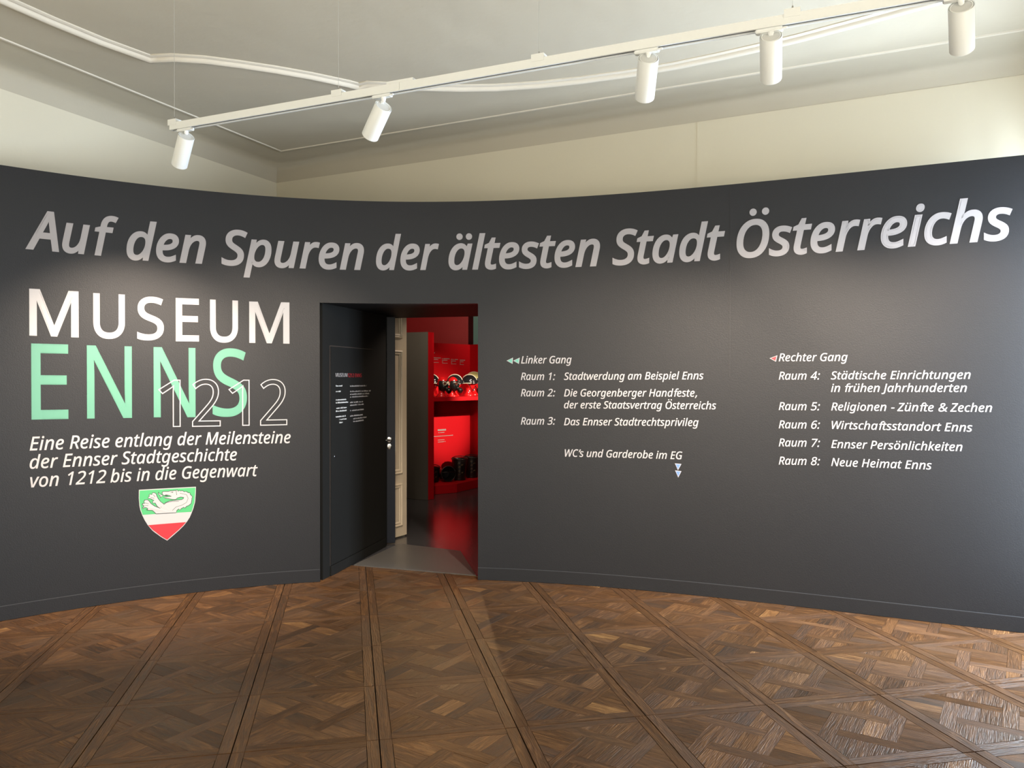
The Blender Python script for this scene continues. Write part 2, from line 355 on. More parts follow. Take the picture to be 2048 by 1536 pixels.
def tube(bm, pts, r, n=8, closed=False):
    pts = [Vector(p) for p in pts]; rings = []
    for i, p in enumerate(pts):
        a = pts[i - 1] if (i > 0 or closed) else p
        b = pts[(i + 1) % len(pts)] if (i < len(pts) - 1 or closed) else p
        t = (b - a).normalized()
        u = t.cross(Vector((0, 0, 1)))
        if u.length < 1e-3: u = t.cross(Vector((0, 1, 0)))
        u.normalize(); w = t.cross(u)
        rr = r[i] if isinstance(r, (list, tuple)) else r
        rings.append([bm.verts.new(p + (u * math.cos(2 * PI * k / n) + w * math.sin(2 * PI * k / n)) * rr) for k in range(n)])
    m = len(rings)
    for i in range(m if closed else m - 1):
        a, b = rings[i], rings[(i + 1) % m]
        for k in range(n):
            j = (k + 1) % n; bm.faces.new((a[k], a[j], b[j], b[k]))
    if not closed:
        bm.faces.new(rings[0]); bm.faces.new(rings[-1][::-1])

def sweep_section(bm, path, prof, zref, closed_prof=True):
    """path: plan points; prof: (offset to the right of travel, z below zref)"""
    n = len(path); rings = []
    for i in range(n):
        p = Vector(path[i]).to_2d()
        t0 = (p - Vector(path[i - 1]).to_2d()).normalized() if i > 0 else None
        t1 = (Vector(path[i + 1]).to_2d() - p).normalized() if i < n - 1 else None
        if t0 is None: t0 = t1
        if t1 is None: t1 = t0
        n0 = Vector((t0.y, -t0.x)); n1 = Vector((t1.y, -t1.x))
        m_ = (n0 + n1).normalized(); k = 1 / max(0.35, m_.dot(n0))
        rings.append([bm.verts.new((p.x + m_.x * k * o, p.y + m_.y * k * o, zref - z)) for o, z in prof])
    q = len(prof)
    for i in range(n - 1):
        for j in range(q if closed_prof else q - 1):
            j2 = (j + 1) % q
            bm.faces.new((rings[i][j], rings[i][j2], rings[i + 1][j2], rings[i + 1][j]))
    if closed_prof:
        bm.faces.new(rings[0]); bm.faces.new(rings[-1][::-1])
    return rings

# ------------------------------------------------------------------ old room shell
def wall_slab(bm, p, q, out, z0, z1, th):
    a = Vector((p.x, p.y, 0)); b = Vector((q.x, q.y, 0)); o = out * th
    P = [a, b, b + o, a + o]
    add_hex(bm, [Vector((v.x, v.y, z0)) for v in P] + [Vector((v.x, v.y, z1)) for v in P])

def wall_with_openings(name, p, q, out, th, openings, m, h=HC):
    bm = bmesh.new(); d = (q - p).normalized(); Lw = (q - p).length; s = 0.0
    for a, b, z0, z1 in openings:
        wall_slab(bm, p + d * s, p + d * a, out, 0, h, th)
        if z0 > 0.01: wall_slab(bm, p + d * a, p + d * b, out, 0, z0, th)
        wall_slab(bm, p + d * a, p + d * b, out, z1, h, th)
        s = b
    wall_slab(bm, p + d * s, q, out, 0, h, th)
    return struct(mesh_obj(name, bm, m))

BN = Vector((WV.y, -WV.x, 0)); BN = BN if BN.y > 0 else -BN       # out of the room through the back wall
door_a = 1.30; door_b = 2.86                                       # old doorway along the back wall
wall_back = wall_with_openings('wall_back', PA, PB, BN, 0.42, [(door_a, door_b, 0, 2.25)], M['plaster'])
# the right hand stretch of the back wall stands a little proud
LN = Vector((-DV.y, DV.x, 0))
wall_left = wall_with_openings('wall_left', PD, PA, LN, 0.3, [], M['plaster'])
wall_right = wall_with_openings('wall_right', PB, PC, -RN, 0.4, WINDOWS, M['plaster'])
wall_front = wall_with_openings('wall_front', PC, PD, -FN, 0.4, FILL_WINDOWS, M['plaster'])
bm = bmesh.new()
wall_slab(bm, PA + WV * 4.345, PB, -BN, 0, HC - 0.16, 0.003)
struct(mesh_obj('trim_1', bm, M['plaster']))

# ceiling with a soft cove all around
def inset_poly(d):
    P = [PA, PB, PC, PD]; out = []
    for i in range(4):
        a, b, c = P[i - 1], P[i], P[(i + 1) % 4]
        e0 = (b - a).normalized(); e1 = (c - b).normalized()
        n0 = Vector((-e0.y, e0.x, 0)); n1 = Vector((-e1.y, e1.x, 0))
        cen = (PA + PB + PC + PD) / 4
        if n0.dot(cen - b) < 0: n0 = -n0
        if n1.dot(cen - b) < 0: n1 = -n1
        k = d / (1 + n0.dot(n1))
        out.append(b + (n0 + n1) * k)
    return out
bm = bmesh.new()
prof = [(0.0, HC - 0.16), (0.012, HC - 0.11), (0.04, HC - 0.06), (0.085, HC - 0.022), (0.15, HC)]
rings = []
for d, z in prof:
    rings.append([bm.verts.new((v.x, v.y, z)) for v in inset_poly(d)])
for a, b in zip(rings, rings[1:]):
    for i in range(4):
        j = (i + 1) % 4; bm.faces.new((a[i], a[j], b[j], b[i]))
bm.faces.new(rings[-1])
top = [bm.verts.new((v.x, v.y, HC + 0.2)) for v in inset_poly(-0.3)]
mid = [bm.verts.new((v.x, v.y, HC - 0.16)) for v in inset_poly(-0.3)]
bm.faces.new(top[::-1])
for i in range(4):
    j = (i + 1) % 4; bm.faces.new((top[i], top[j], mid[j], mid[i])); bm.faces.new((mid[i], mid[j], rings[0][j], rings[0][i]))
ceiling = struct(mesh_obj('ceiling', bm, M['ceil'], smooth=40))

# windows out of frame: frame with mullion, transom and panes, standing in the reveal
def make_window(idx, p, d, out, a, b, z0, z1):
    o0 = p + d * a + out * 0.22; o1 = p + d * b + out * 0.22
    bm = bmesh.new(); t = 0.05
    def bar(s0, s1, za, zb):
        wall_slab(bm, o0 + d * s0, o0 + d * s1, out, za, zb, 0.06)
    w = b - a
    bar(0, t, z0, z1); bar(w - t, w, z0, z1); bar(t, w - t, z0, z0 + t); bar(t, w - t, z1 - t, z1)
    bar(w / 2 - 0.03, w / 2 + 0.03, z0 + t, z1 - t)
    zt = z0 + (z1 - z0) * 0.62
    bar(t, w / 2 - 0.03, zt - 0.025, zt + 0.025); bar(w / 2 + 0.03, w - t, zt - 0.025, zt + 0.025)
    return struct(mesh_obj('window_%d' % idx, bm, M['metalw']))
k = 1
for a, b, z0, z1 in WINDOWS:
    make_window(k, PB, (PC - PB).normalized(), -RN, a, b, z0, z1); k += 1
for a, b, z0, z1 in FILL_WINDOWS:  # frames for the added, unseen fill windows
    make_window(k, PC, FV, -FN, a, b, z0, z1); k += 1

# ceiling mouldings: thick curved stucco band and the thin straight fillet
MOULD = [(-3.28, 3.62), (-3.09, 4.11), (-2.903, 4.549), (-2.796, 4.789), (-2.645, 5.079), (-2.455, 5.371), (-2.385, 5.358), (-2.281, 5.347), (-2.088, 5.380),
         (-1.883, 5.455), (-1.664, 5.550), (-1.444, 5.665), (-1.21, 5.815), (-1.135, 5.884), (-1.054, 5.836), (-0.904, 5.856), (-0.649, 5.888),
         (-0.378, 5.905), (-0.12, 5.893), (0.206, 5.834), (0.505, 5.745), (0.839, 5.616), (1.136, 5.475), (1.39, 5.325), (1.622, 5.175),
         (1.83, 5.03), (2.119, 4.80), (2.418, 4.55), (2.58, 4.37), (2.51, 4.2), (2.31, 3.85), (2.07, 3.26)]
prof = [(-0.055, -0.004), (-0.055, 0.012), (-0.045, 0.020), (-0.034, 0.018), (-0.029, 0.002), (-0.022, 0.024), (-0.008, 0.036), (0.010, 0.036), (0.022, 0.024),
        (0.027, 0.002), (0.033, 0.014), (0.046, 0.012), (0.055, 0.006), (0.055, -0.004)]
bm = bmesh.new(); sweep_section(bm, MOULD, prof, HC)
o = struct(mesh_obj('trim_2', bm, M['stucco'], smooth=50))
T0 = Vector((-2.212, 7.567, 0)); TL = T0 - Vector((0.3866, 0.9222, 0)) * 5.2; TR_ = T0 + Vector((0.898, -0.4400, 0)) * 6.25
TR2 = TR_ - DV * 4
bm = bmesh.new(); sweep_section(bm, [TL, T0, TR_, TR2], [(-0.014, -0.003), (-0.011, 0.008), (0, 0.012), (0.011, 0.008), (0.014, -0.003)], HC)
struct(mesh_obj('trim_3', bm, M['stucco'], smooth=50))

# ------------------------------------------------------------------ floor
floor_bm = bmesh.new()
FP = inset_poly(-0.05)
prism(floor_bm, [(v.x, v.y) for v in FP], -0.25, -0.014)
floor = struct(mesh_obj('floor', floor_bm, M['joint']))

GA = 0.2021; GS = 0.60336
GX = Vector((math.cos(GA), math.sin(GA), 0)); GY = Vector((math.sin(GA), -math.cos(GA), 0)); GO = Vector((-2.704522, 4.7738634, 0))
def clip_poly(P, nx, ny, c):
    """keep nx*x+ny*y <= c"""
    out = []
    for i in range(len(P)):
        a, b = P[i], P[(i + 1) % len(P)]
        da = nx * a[0] + ny * a[1] - c; db = nx * b[0] + ny * b[1] - c
        if da <= 0: out.append(a)
        if (da < 0 < db) or (db < 0 < da):
            t = da / (da - db); out.append((a[0] + (b[0] - a[0]) * t, a[1] + (b[1] - a[1]) * t))
    return out
def panel_pieces(seed):
    """pieces of one panel in unit coordinates 0..GS, centred; returns (kind, polygon, grain angle)"""
    rnd = random.Random(seed); h = GS / 2; g = 0.0013; fw = 0.050
    out = []
    e = h - 0.0027
    # frame strips: two full length, two between them
    out.append(('frame_strip', [(-e, -e), (-e + fw, -e), (-e + fw, e), (-e, e)], PI / 2))
    out.append(('frame_strip', [(e - fw, -e), (e, -e), (e, e), (e - fw, e)], PI / 2))
    i0 = -e + fw + g; i1 = e - fw - g
    out.append(('frame_strip', [(i0, -e), (i1, -e), (i1, -e + fw), (i0, -e + fw)], 0))
    out.append(('frame_strip', [(i0, e - fw), (i1, e - fw), (i1, e), (i0, e)], 0))
    c = i1 - g                                            # inner square half side
    r2 = math.sqrt(0.5)
    def add(kind, p0, p1, q0, q1, along):
        P = [(p0 + g * .5, q0 + g * .5), (p1 - g * .5, q0 + g * .5), (p1 - g * .5, q1 - g * .5), (p0 + g * .5, q1 - g * .5)]
        P = [((p - q) * r2, (p + q) * r2) for p, q in P]
        for nx, ny in ((1, 0), (-1, 0), (0, 1), (0, -1)):
            P = clip_poly(P, nx, ny, c)
            if len(P) < 3: return
        ar = abs(sum(P[i][0] * P[(i + 1) % len(P)][1] - P[(i + 1) % len(P)][0] * P[i][1] for i in range(len(P)))) / 2
        if ar < 6e-5: return
        out.append((kind, P, PI / 4 if along == 'p' else 3 * PI / 4))
    w = 0.066; d = 0.118; a = d - w / 2; b = d + w / 2; B = 1.0
    # woven lattice: each strip passes over at one crossing and under at the other
    add('lattice_strip', a, b, -a, B, 'q'); add('lattice_strip', a, b, -B, -b, 'q')
    add('lattice_strip', -b, -a, -B, a, 'q'); add('lattice_strip', -b, -a, b, B, 'q')
    add('lattice_strip', -B, a, a, b, 'p'); add('lattice_strip', b, B, a, b, 'p')
    add('lattice_strip', -a, B, -b, -a, 'p'); add('lattice_strip', -B, -b, -b, -a, 'p')
    s = rnd.choice((-1, 1)) 
    if s > 0: add('infill_block', -a, 0, -a, a, 'q'); add('infill_block', 0, a, -a, a, 'q')
    else: add('infill_block', -a, a, -a, 0, 'p'); add('infill_block', -a, a, 0, a, 'p')
    for sx, sy in ((1, 0), (-1, 0), (0, 1), (0, -1)):
        if sx:
            p0, p1 = (b, B) if sx > 0 else (-B, -b)
            add('infill_block', p0, p1, -a, 0, 'p'); add('infill_block', p0, p1, 0, a, 'p')
        else:
            q0, q1 = (b, B) if sy > 0 else (-B, -b)
            add('infill_block', -a, 0, q0, q1, 'q'); add('infill_block', 0, a, q0, q1, 'q')
    for sx in (1, -1):
        for sy in (1, -1):
            p0, p1 = (b, B) if sx > 0 else (-B, -b); q0, q1 = (b, B) if sy > 0 else (-B, -b)
            add('infill_block', p0, p1, q0, q1, 'p' if sx == sy else 'q')
    return out

def inside_room(p, m=0.0):
    for a, b, in ((PA, PB), (PB, PC), (PC, PD), (PD, PA)):
        e = (b - a); n = Vector((e.y, -e.x)).normalized()
        if (Vector((p[0], p[1])) - Vector((a.x, a.y))).dot(n) < m: return False
    return True
slab_line0 = Vector((-1.304, 6.498)); slab_line1 = Vector((-0.250, 6.143))
pieces = []
for i in range(-6, 14):
    for j in range(-6, 11):
        cpt = GO + GX * GS * (i + 0.5) + GY * GS * (j + 0.5)
        if not inside_room(cpt, -0.25): continue
        if PY(cpt.x) < cpt.y - 0.75: continue
        for kind, P, ga in panel_pieces(i * 91 + j):
            base = random.gauss(0.40, 0.080) if kind == 'infill_block' else random.gauss(0.392, 0.05 if kind == 'lattice_strip' else 0.028)
            if kind == 'infill_block' and random.random() < 0.045: base += 0.22
            if kind != 'frame_strip' and random.random() < 0.07: base -= 0.13
            if cpt.y > 5.7 and -2.2 < cpt.x < 0.8:
                # cut away what lies beyond the sheet laid in the passage
                e = (slab_line1 - slab_line0).normalized(); nn = Vector((-e.y, e.x)); nn = nn if nn.y > 0 else -nn
                c0 = nn.dot(slab_line0 - Vector((cpt.x, cpt.y))) - 0.0015
                P = clip_poly(P, nn.dot(GX.to_2d()), -nn.dot(GY.to_2d()), c0)
                if len(P) < 3: continue
            pieces.append((kind, P, ga, cpt, base))
pieces.sort(key=lambda t: (abs(t[3].x) * 0.35 + abs(t[3].y - 4.4)))
def piece_bm(bm, P, ga, cpt, tone, lay_uv, lay_t):
    cx_ = sum(p[0] for p in P) / len(P); cy_ = sum(p[1] for p in P) / len(P)
    tx, ty = random.gauss(0, 0.0016), random.gauss(0, 0.0016); dz = random.gauss(0, 0.00035)
    ru, rv = random.uniform(0, 50), random.uniform(0, 50); gloss = random.random()
    ca, sa = math.cos(ga), math.sin(ga)
    lo = []; hi = []; uvs = {}
    for x, y in P:
        w = cpt + GX * x - GY * y
        z = dz + (x - cx_) * tx + (y - cy_) * ty
        z = max(-0.0012, min(0.0012, z))
        a = bm.verts.new((w.x, w.y, -0.013)); b = bm.verts.new((w.x, w.y, z)); lo.append(a); hi.append(b)
        uv = (x * ca + y * sa + ru, -x * sa + y * ca + rv); uvs[a] = uv; uvs[b] = uv
    fs = [bm.faces.new(hi)]
    for i in range(len(P)):
        j = (i + 1) % len(P); fs.append(bm.faces.new((lo[i], lo[j], hi[j], hi[i])))
    for f in fs:
        for l in f.loops:
            l[lay_uv].uv = uvs[l.vert]; l[lay_t] = (tone, gloss, tone, 1)
def fresh():
    bm = bmesh.new(); return bm, bm.loops.layers.uv.new('grain'), bm.loops.layers.float_color.new('tone')
cnt = {}
rest = {}
for kind, P, ga, cpt, tone in pieces:
    cnt[kind] = cnt.get(kind, 0) + 1
    if cnt[kind] <= 300:
        bm, lu, lt = fresh(); piece_bm(bm, P, ga, cpt, tone, lu, lt)
        bmesh.ops.recalc_face_normals(bm, faces=bm.faces)
        for f in bm.faces:
            if abs(f.normal.z) > 0.9 and f.normal.z < 0: f.normal_flip()
        me = bpy.data.meshes.new(kind); bm.to_mesh(me); bm.free()
        link(kind, me, M['wood'], floor)
    else:
        if kind not in rest: rest[kind] = fresh()
        piece_bm(rest[kind][0], P, ga, cpt, tone, rest[kind][1], rest[kind][2])
for kind, (bm, lu, lt) in rest.items():
    bmesh.ops.recalc_face_normals(bm, faces=bm.faces)
    me = bpy.data.meshes.new('outer_' + kind); bm.to_mesh(me); bm.free()
    o = link('outer_' + kind, me, M['wood'], floor); o['kind'] = 'stuff'

# ------------------------------------------------------------------ curved partition with doorway
OX0, OX1, OZ = -1.458, -0.2604, 2.119
def strip_solid(bm, x0, x1, z0, z1, th, step=0.045, off=0.0):
    n = max(2, int((x1 - x0) / step)); xs = [x0 + (x1 - x0) * i / n for i in range(n + 1)]
    R = []
    for x in xs:
        d = (((4 * PCO[0] * x + 3 * PCO[1]) * x + 2 * PCO[2]) * x) + PCO[3]; h = math.hypot(1, d)
        fx, fy = x + off * d / h, PY(x) - off / h
        bx, by = x - th * d / h, PY(x) + th / h
        R.append([bm.verts.new((fx, fy, z0)), bm.verts.new((fx, fy, z1)), bm.verts.new((bx, by, z1)), bm.verts.new((bx, by, z0))])
    for a, b in zip(R, R[1:]):
        for k in range(4):
            j = (k + 1) % 4; bm.faces.new((a[k], a[j], b[j], b[k]))
    bm.faces.new(R[0]); bm.faces.new(R[-1][::-1])
bm = bmesh.new()
strip_solid(bm, -4.35, OX0, 0, PH, 0.10)
strip_solid(bm, OX1, 3.30, 0, PH, 0.10)
strip_solid(bm, OX0, OX1, OZ, PH, 0.10)
partition = struct(mesh_obj('wall_partition', bm, M['anthracite'], smooth=30))
bm = bmesh.new(); strip_solid(bm, -4.35, OX0, 0.002, 0.092, -0.001, off=0.008)
bev = mesh_obj('baseboard_left', bm, M['anthracite'], smooth=30); struct(bev)
bm = bmesh.new(); strip_solid(bm, OX1, 3.30, 0.002, 0.092, -0.001, off=0.008)
struct(mesh_obj('baseboard_right', bm, M['anthracite'], smooth=30))
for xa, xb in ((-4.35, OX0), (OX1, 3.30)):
    bm = bmesh.new(); strip_solid(bm, xa, xb, 0.0922, 0.0955, -0.001, off=0.0085)  # paler strip painting a dusty edge highlight on the baseboard
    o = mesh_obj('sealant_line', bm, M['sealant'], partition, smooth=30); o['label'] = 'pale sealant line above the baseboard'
bm = bmesh.new(); strip_solid(bm, 1.522, 1.525, 1.55, PH, -0.0001, off=0.0009)
mesh_obj('panel_seam', bm, M['anthracite'], partition)

# passage between the partition and the old doorway
J0 = Vector((-1.462, 5.97, 0)); J1 = Vector((-1.1562, 7.280, 0)); DJ = (J1 - J0).normalized(); NJ = Vector((DJ.y, -DJ.x, 0))
bm = bmesh.new(); wall_slab(bm, J0 + DJ * 0.06, J1, -NJ, 0, 2.18, 0.08)
passage_left = struct(mesh_obj('wall_passage_left', bm, M['reveal']))
K0 = Vector((-0.256, 6.06, 0)); K1 = Vector((0.06, 7.0, 0))
bm = bmesh.new(); wall_slab(bm, K0, K1, (Vector((1, -0.25, 0))).normalized(), 0, 2.22, 0.08)
struct(mesh_obj('wall_passage_right', bm, M['reveal']))
bm = bmesh.new()
prism(bm, [(J0.x - .02, J0.y + .10), (-0.86, PY(-0.86) + .09), (K0.x + .02, K0.y + .09), (0.12, 7.0), (0.2, 7.2), (-1.35, 7.62), (J1.x - .1, J1.y)], OZ + 0.002, OZ + 0.06)
struct(mesh_obj('ceiling_passage', bm, M['reveal']))
def jam(t, z, off=0.0):
    p = J0 + DJ * t + NJ * off
    return Vector((p.x, p.y, z))
# flush service hatch in the left reveal, with reveal baseboard
hatch = thing('service_hatch', 'flush dark service hatch with small white lettering, set in left side of the doorway', 'hatch', jam(0.6, 0.08))
bm = bmesh.new()
add_hex(bm, [jam(t, z, o_) for z in (0.084, 1.793) for t, o_ in ((0.187, 0.001), (1.28, 0.001), (1.28, 0.007), (0.187, 0.007))])
mesh_obj('hatch_panel', bm, M['reveal'], hatch)
bm = bmesh.new()
for t0, t1, z0, z1 in ((0.177, 0.185, 0.082, 1.801), (0.185, 1.03, 1.795, 1.803)):
    add_hex(bm, [jam(t, z, o_) for z in (z0, z1) for t, o_ in ((t0, 0.0005), (t1, 0.0005), (t1, 0.003), (t0, 0.003))])
o = mesh_obj('shadow_gap', bm, M['joint'], hatch); o['label'] = 'black shadow gap around hatch'
bm = bmesh.new()
Mk = Matrix.Translation(jam(0.256, 0.929, 0.006)) @ NJ.to_track_quat('Z', 'Y').to_matrix().to_4x4()
lathe(bm, [(0, 0), (0.011, 0), (0.012, 0.003), (0.009, 0.005), (0, 0.005)], 16, Mk)
mesh_obj('lock', bm, M['steel'], hatch, smooth=40)
bm = bmesh.new(); add_hex(bm, [jam(t, z, o_) for z in (0.002, 0.078) for t, o_ in ((0.18, 0.001), (1.30, 0.001), (1.30, 0.012), (0.18, 0.012))])
struct(mesh_obj('baseboard_passage', bm, M['reveal']))

# grey sheet laid over the threshold
bm = bmesh.new(); prism(bm, [(-1.304, 6.498), (-0.281, 6.154), (-0.459, 7.023), (-1.05, 7.33)], -0.001, 0.007)
tag(mesh_obj('threshold_ramp', bm, M['slab']), 'grey threshold sheet leading from the parquet through the doorway', 'ramp')
bm = bmesh.new(); prism(bm, [(-1.335, 6.508), (-0.25, 6.143), (0.10, 6.30), (0.5, 7.2), (0.3, 7.35), (-1.55, 8.2), (-1.3, 7.1)], -0.013, -0.0015)
struct(mesh_obj('floor_passage', bm, M['greyfloor']))

# ------------------------------------------------------------------ red room beyond
RO = PA + BN * 0.42
bm = bmesh.new(); prism(bm, [(-4.5, 8.9), (-2.4, 8.1), (-1.35, 7.60), (0.2, 6.85), (5.0, 4.6), (6.0, 15.0), (-4.5, 15.0)], -0.2, -0.003)
struct(mesh_obj('floor_red_room', bm, M['greyfloor']))
def room_wall(name, p, q, th, m, z1=3.3):
    p = Vector((*p, 0)); q = Vector((*q, 0)); d = (q - p).normalized()
    bm = bmesh.new(); wall_slab(bm, p, q, Vector((-d.y, d.x, 0)), 0, z1, th)
    return struct(mesh_obj(name, bm, m))
room_wall('wall_red_room_back', (-4.5, 13.0), (4.6, 13.0), 0.2, M['redwall'])
room_wall('wall_red_room_side', (-2.3, 8.45), (-3.6, 9.1), 0.2, M['redwall'])
room_wall('wall_red_room_left', (-3.6, 8.95), (-3.6, 13.1), 0.2, M['redwall'])
room_wall('wall_red_room_right', (3.9, 13.1), (3.9, 5.3), 0.2, M['redwall'])
bm = bmesh.new(); prism(bm, [(-4.6, 9.0), (-2.1, 8.4), (4.4, 5.1), (4.6, 13.6), (-4.6, 13.6)], 3.3, 3.4)
struct(mesh_obj('ceiling_red_room', bm, M['reveal']))
bm = bmesh.new(); box(bm, (-0.625, 12.75, 0), (0.6, 12.99, 3.29))
struct(mesh_obj('trim_4', bm, M['tealwall']))

# dark door leaf facing the viewer at the end of the passage
door_dark = thing('door_leaf', 'dark navy metal door leaf with steel lever at the end of the passage', 'door', (-1.11, 7.34, 0.01))
DX = Vector((0.97, 0.243, 0)).normalized()     # leaf width direction
DN = Vector((DX.y, -DX.x, 0))
E1 = Vector((-1.088, 7.345, 0))
def leafpt(s, z, off): 
    p = E1 - DX * s + DN * off; return Vector((p.x, p.y, z))
bm = bmesh.new(); add_hex(bm, [leafpt(s, z, o_) for z in (0.010, 2.115) for s, o_ in ((0, 0), (0.11, 0), (0.11, -0.05), (0, -0.05))])
bmesh.ops.bevel(bm, geom=bm.edges[:], offset=0.002, segments=1, affect='EDGES')
mesh_obj('leaf', bm, M['navy'], door_dark)
bm = bmesh.new(); add_hex(bm, [leafpt(s, z, o_) for z in (0.86, 1.045) for s, o_ in ((-0.002, -0.012), (0.001, -0.012), (0.001, -0.036), (-0.002, -0.036))])
mesh_obj('lock_plate', bm, M['steel'], door_dark)
bm = bmesh.new()
for z in (0.975, 0.912):
    Mk = Matrix.Translation(leafpt(0.055, z, 0)) @ DN.to_track_quat('Z', 'Y').to_matrix().to_4x4()
    lathe(bm, [(0, 0), (0.026, 0), (0.027, 0.006), (0.022, 0.009), (0, 0.009)], 20, Mk)
mesh_obj('rosette', bm, M['steel'], door_dark, smooth=40)
bm = bmesh.new(); tube(bm, [leafpt(0.055, 0.975, 0.008), leafpt(0.055, 0.975, 0.045), leafpt(0.062, 0.975, 0.055), leafpt(0.10, 0.974, 0.057), leafpt(0.150, 0.973, 0.057)], 0.009, 10)
mesh_obj('lever_handle', bm, M['steel'], door_dark, smooth=60)
Mk = Matrix.Translation(leafpt(0.055, 0.912, 0.009)) @ DN.to_track_quat('Z', 'Y').to_matrix().to_4x4()
bm = bmesh.new(); lathe(bm, [(0, 0), (0.010, 0), (0.010, 0.006), (0, 0.006)], 14, Mk)
mesh_obj('lock_cylinder', bm, M['steel'], door_dark, smooth=40)

# cream panelled old door leaf, opened into the red room
door_cream = thing('panelled_door_leaf', 'cream painted old door leaf with moulded panels, standing open', 'door', (-1.036, 7.736, 0.01))
CE = Vector((-1.034, 7.736, 0)); CD = Vector((0.495, 0.869, 0)).normalized(); CN = Vector((CD.y, -CD.x, 0))
def cp(s, z, off):
    p = CE - CD * s + CN * off; return Vector((p.x, p.y, z))
CW = 0.34
bm = bmesh.new(); add_hex(bm, [cp(s, z, o_) for z in (0.012, 2.24) for s, o_ in ((0, 0), (CW, 0), (CW, -0.042), (0, -0.042))])
mesh_obj('leaf', bm, M['cream'], door_cream)
for z0, z1 in ((0.109, 0.524), (0.617, 1.814), (1.928, 2.2)):
    s0, s1 = 0.075, CW - 0.05
    bm = bmesh.new()
    def ring(i0, i1, h0, h1):
        A = [(s0 + i0, z0 + i0), (s1 - i0, z0 + i0), (s1 - i0, z1 - i0), (s0 + i0, z1 - i0)]
        Bq = [(s0 + i1, z0 + i1), (s1 - i1, z0 + i1), (s1 - i1, z1 - i1), (s0 + i1, z1 - i1)]
        va = [bm.verts.new(cp(s, z, h0)) for s, z in A]; vb = [bm.verts.new(cp(s, z, h1)) for s, z in Bq]
        for i in range(4):
            j = (i + 1) % 4; bm.faces.new((va[i], va[j], vb[j], vb[i]))
        return vb
    seq = [(0, 0), (0.002, 0.012), (0.012, 0.015), (0.018, 0.006), (0.026, 0.004), (0.032, 0.010), (0.040, 0.008), (0.048, 0.002)]
    for (a0, h0), (a1, h1) in zip(seq, seq[1:]): last = ring(a0, a1, h0, h1)
    bm.faces.new([bm.verts.new(v.co) for v in last])
    mesh_obj('door_panel', bm, M['cream'], door_cream)
# ------------------------------------------------------------------ lettering
FDIR = os.path.join(bpy.utils.system_resource('DATAFILES') or '', 'fonts')
def load_font(fn):
    for d in (FDIR, os.path.join(os.path.dirname(bpy.app.binary_path), '%d.%d' % bpy.app.version[:2], 'datafiles', 'fonts')):
        p = os.path.join(d, fn)
        if os.path.exists(p):
            try: return bpy.data.fonts.load(p)
            except Exception: pass
    return None
F_MATH = load_font('NotoSansMath-Regular.woff2')
F_TEXT = load_font('NotoSansHebrew-Regular.woff2')
SHEAR = 0.21
def italic_code(ch, bold):
    bu, bl_ = (0x1D63C, 0x1D656) if bold else (0x1D608, 0x1D622)
    if 'A' <= ch <= 'Z': return chr(bu + ord(ch) - 65)
    if 'a' <= ch <= 'z': return chr(bl_ + ord(ch) - 97)
    return None
_cache = {}
def eval_text(body, font, offset, outline):
    c = bpy.data.curves.new('tmp', 'FONT'); c.body = body
    if font: c.font = font
    c.offset = offset; c.resolution_u = 6
    if outline: c.fill_mode = 'NONE'; c.bevel_depth = outline; c.bevel_resolution = 0
    o = bpy.data.objects.new('tmp', c); COL.objects.link(o)
    bpy.context.view_layer.update()
    dg = bpy.context.evaluated_depsgraph_get()
    me = o.evaluated_get(dg).to_mesh()
    V = [(v.co.x, v.co.y) for v in me.vertices]; V3 = [(v.co.x, v.co.y, v.co.z) for v in me.vertices]
    F = [tuple(p.vertices) for p in me.polygons]
    o.evaluated_get(dg).to_mesh_clear()
    bpy.data.objects.remove(o); bpy.data.curves.remove(c)
    return V, F, V3
_bar = {}
_capk = {}
def boundary_loops(V, F, dist=1e-5):
    key = lambda i: (round(V[i][0], 5), round(V[i][1], 5))
    es = {}
    for f in F:
        for i in range(len(f)): es[(key(f[i]), key(f[(i + 1) % len(f)]))] = 1
    nxt = {}
    for e in es:
        if (e[1], e[0]) not in es and e[0] != e[1]: nxt[e[0]] = e[1]
    todo = set(nxt); loops = []
    while todo:
        s = todo.pop(); L_ = [s]; c = nxt[s]
        while c in todo: todo.discard(c); L_.append(c); c = nxt[c]
        Q = [L_[0]]
        for q in L_[1:]:
            if math.hypot(q[0] - Q[-1][0], q[1] - Q[-1][1]) > 0.004: Q.append(q)
        if len(Q) > 2: loops.append(Q)
    return loops
def embolden(V, F, w):
    V = list(V); F = list(F)
    for L_ in boundary_loops(V, F):
        n = len(L_); P = [Vector(p) for p in L_]; I = []
        for i in range(n):
            t0 = (P[i] - P[i - 1]).normalized(); t1 = (P[(i + 1) % n] - P[i]).normalized()
            n0 = Vector((t0.y, -t0.x)); mm = n0 + Vector((t1.y, -t1.x)); mm = mm.normalized() if mm.length > 1e-3 else n0
            k = w / max(0.45, mm.dot(n0))
            b0 = len(V); V += [tuple(P[i] - mm * k * 0.5), tuple(P[i] + mm * k)]; I.append(b0)
        for i in range(n):
            a, b = I[i], I[(i + 1) % n]
            F.append((a, b, b + 1, a + 1))
    return V, F
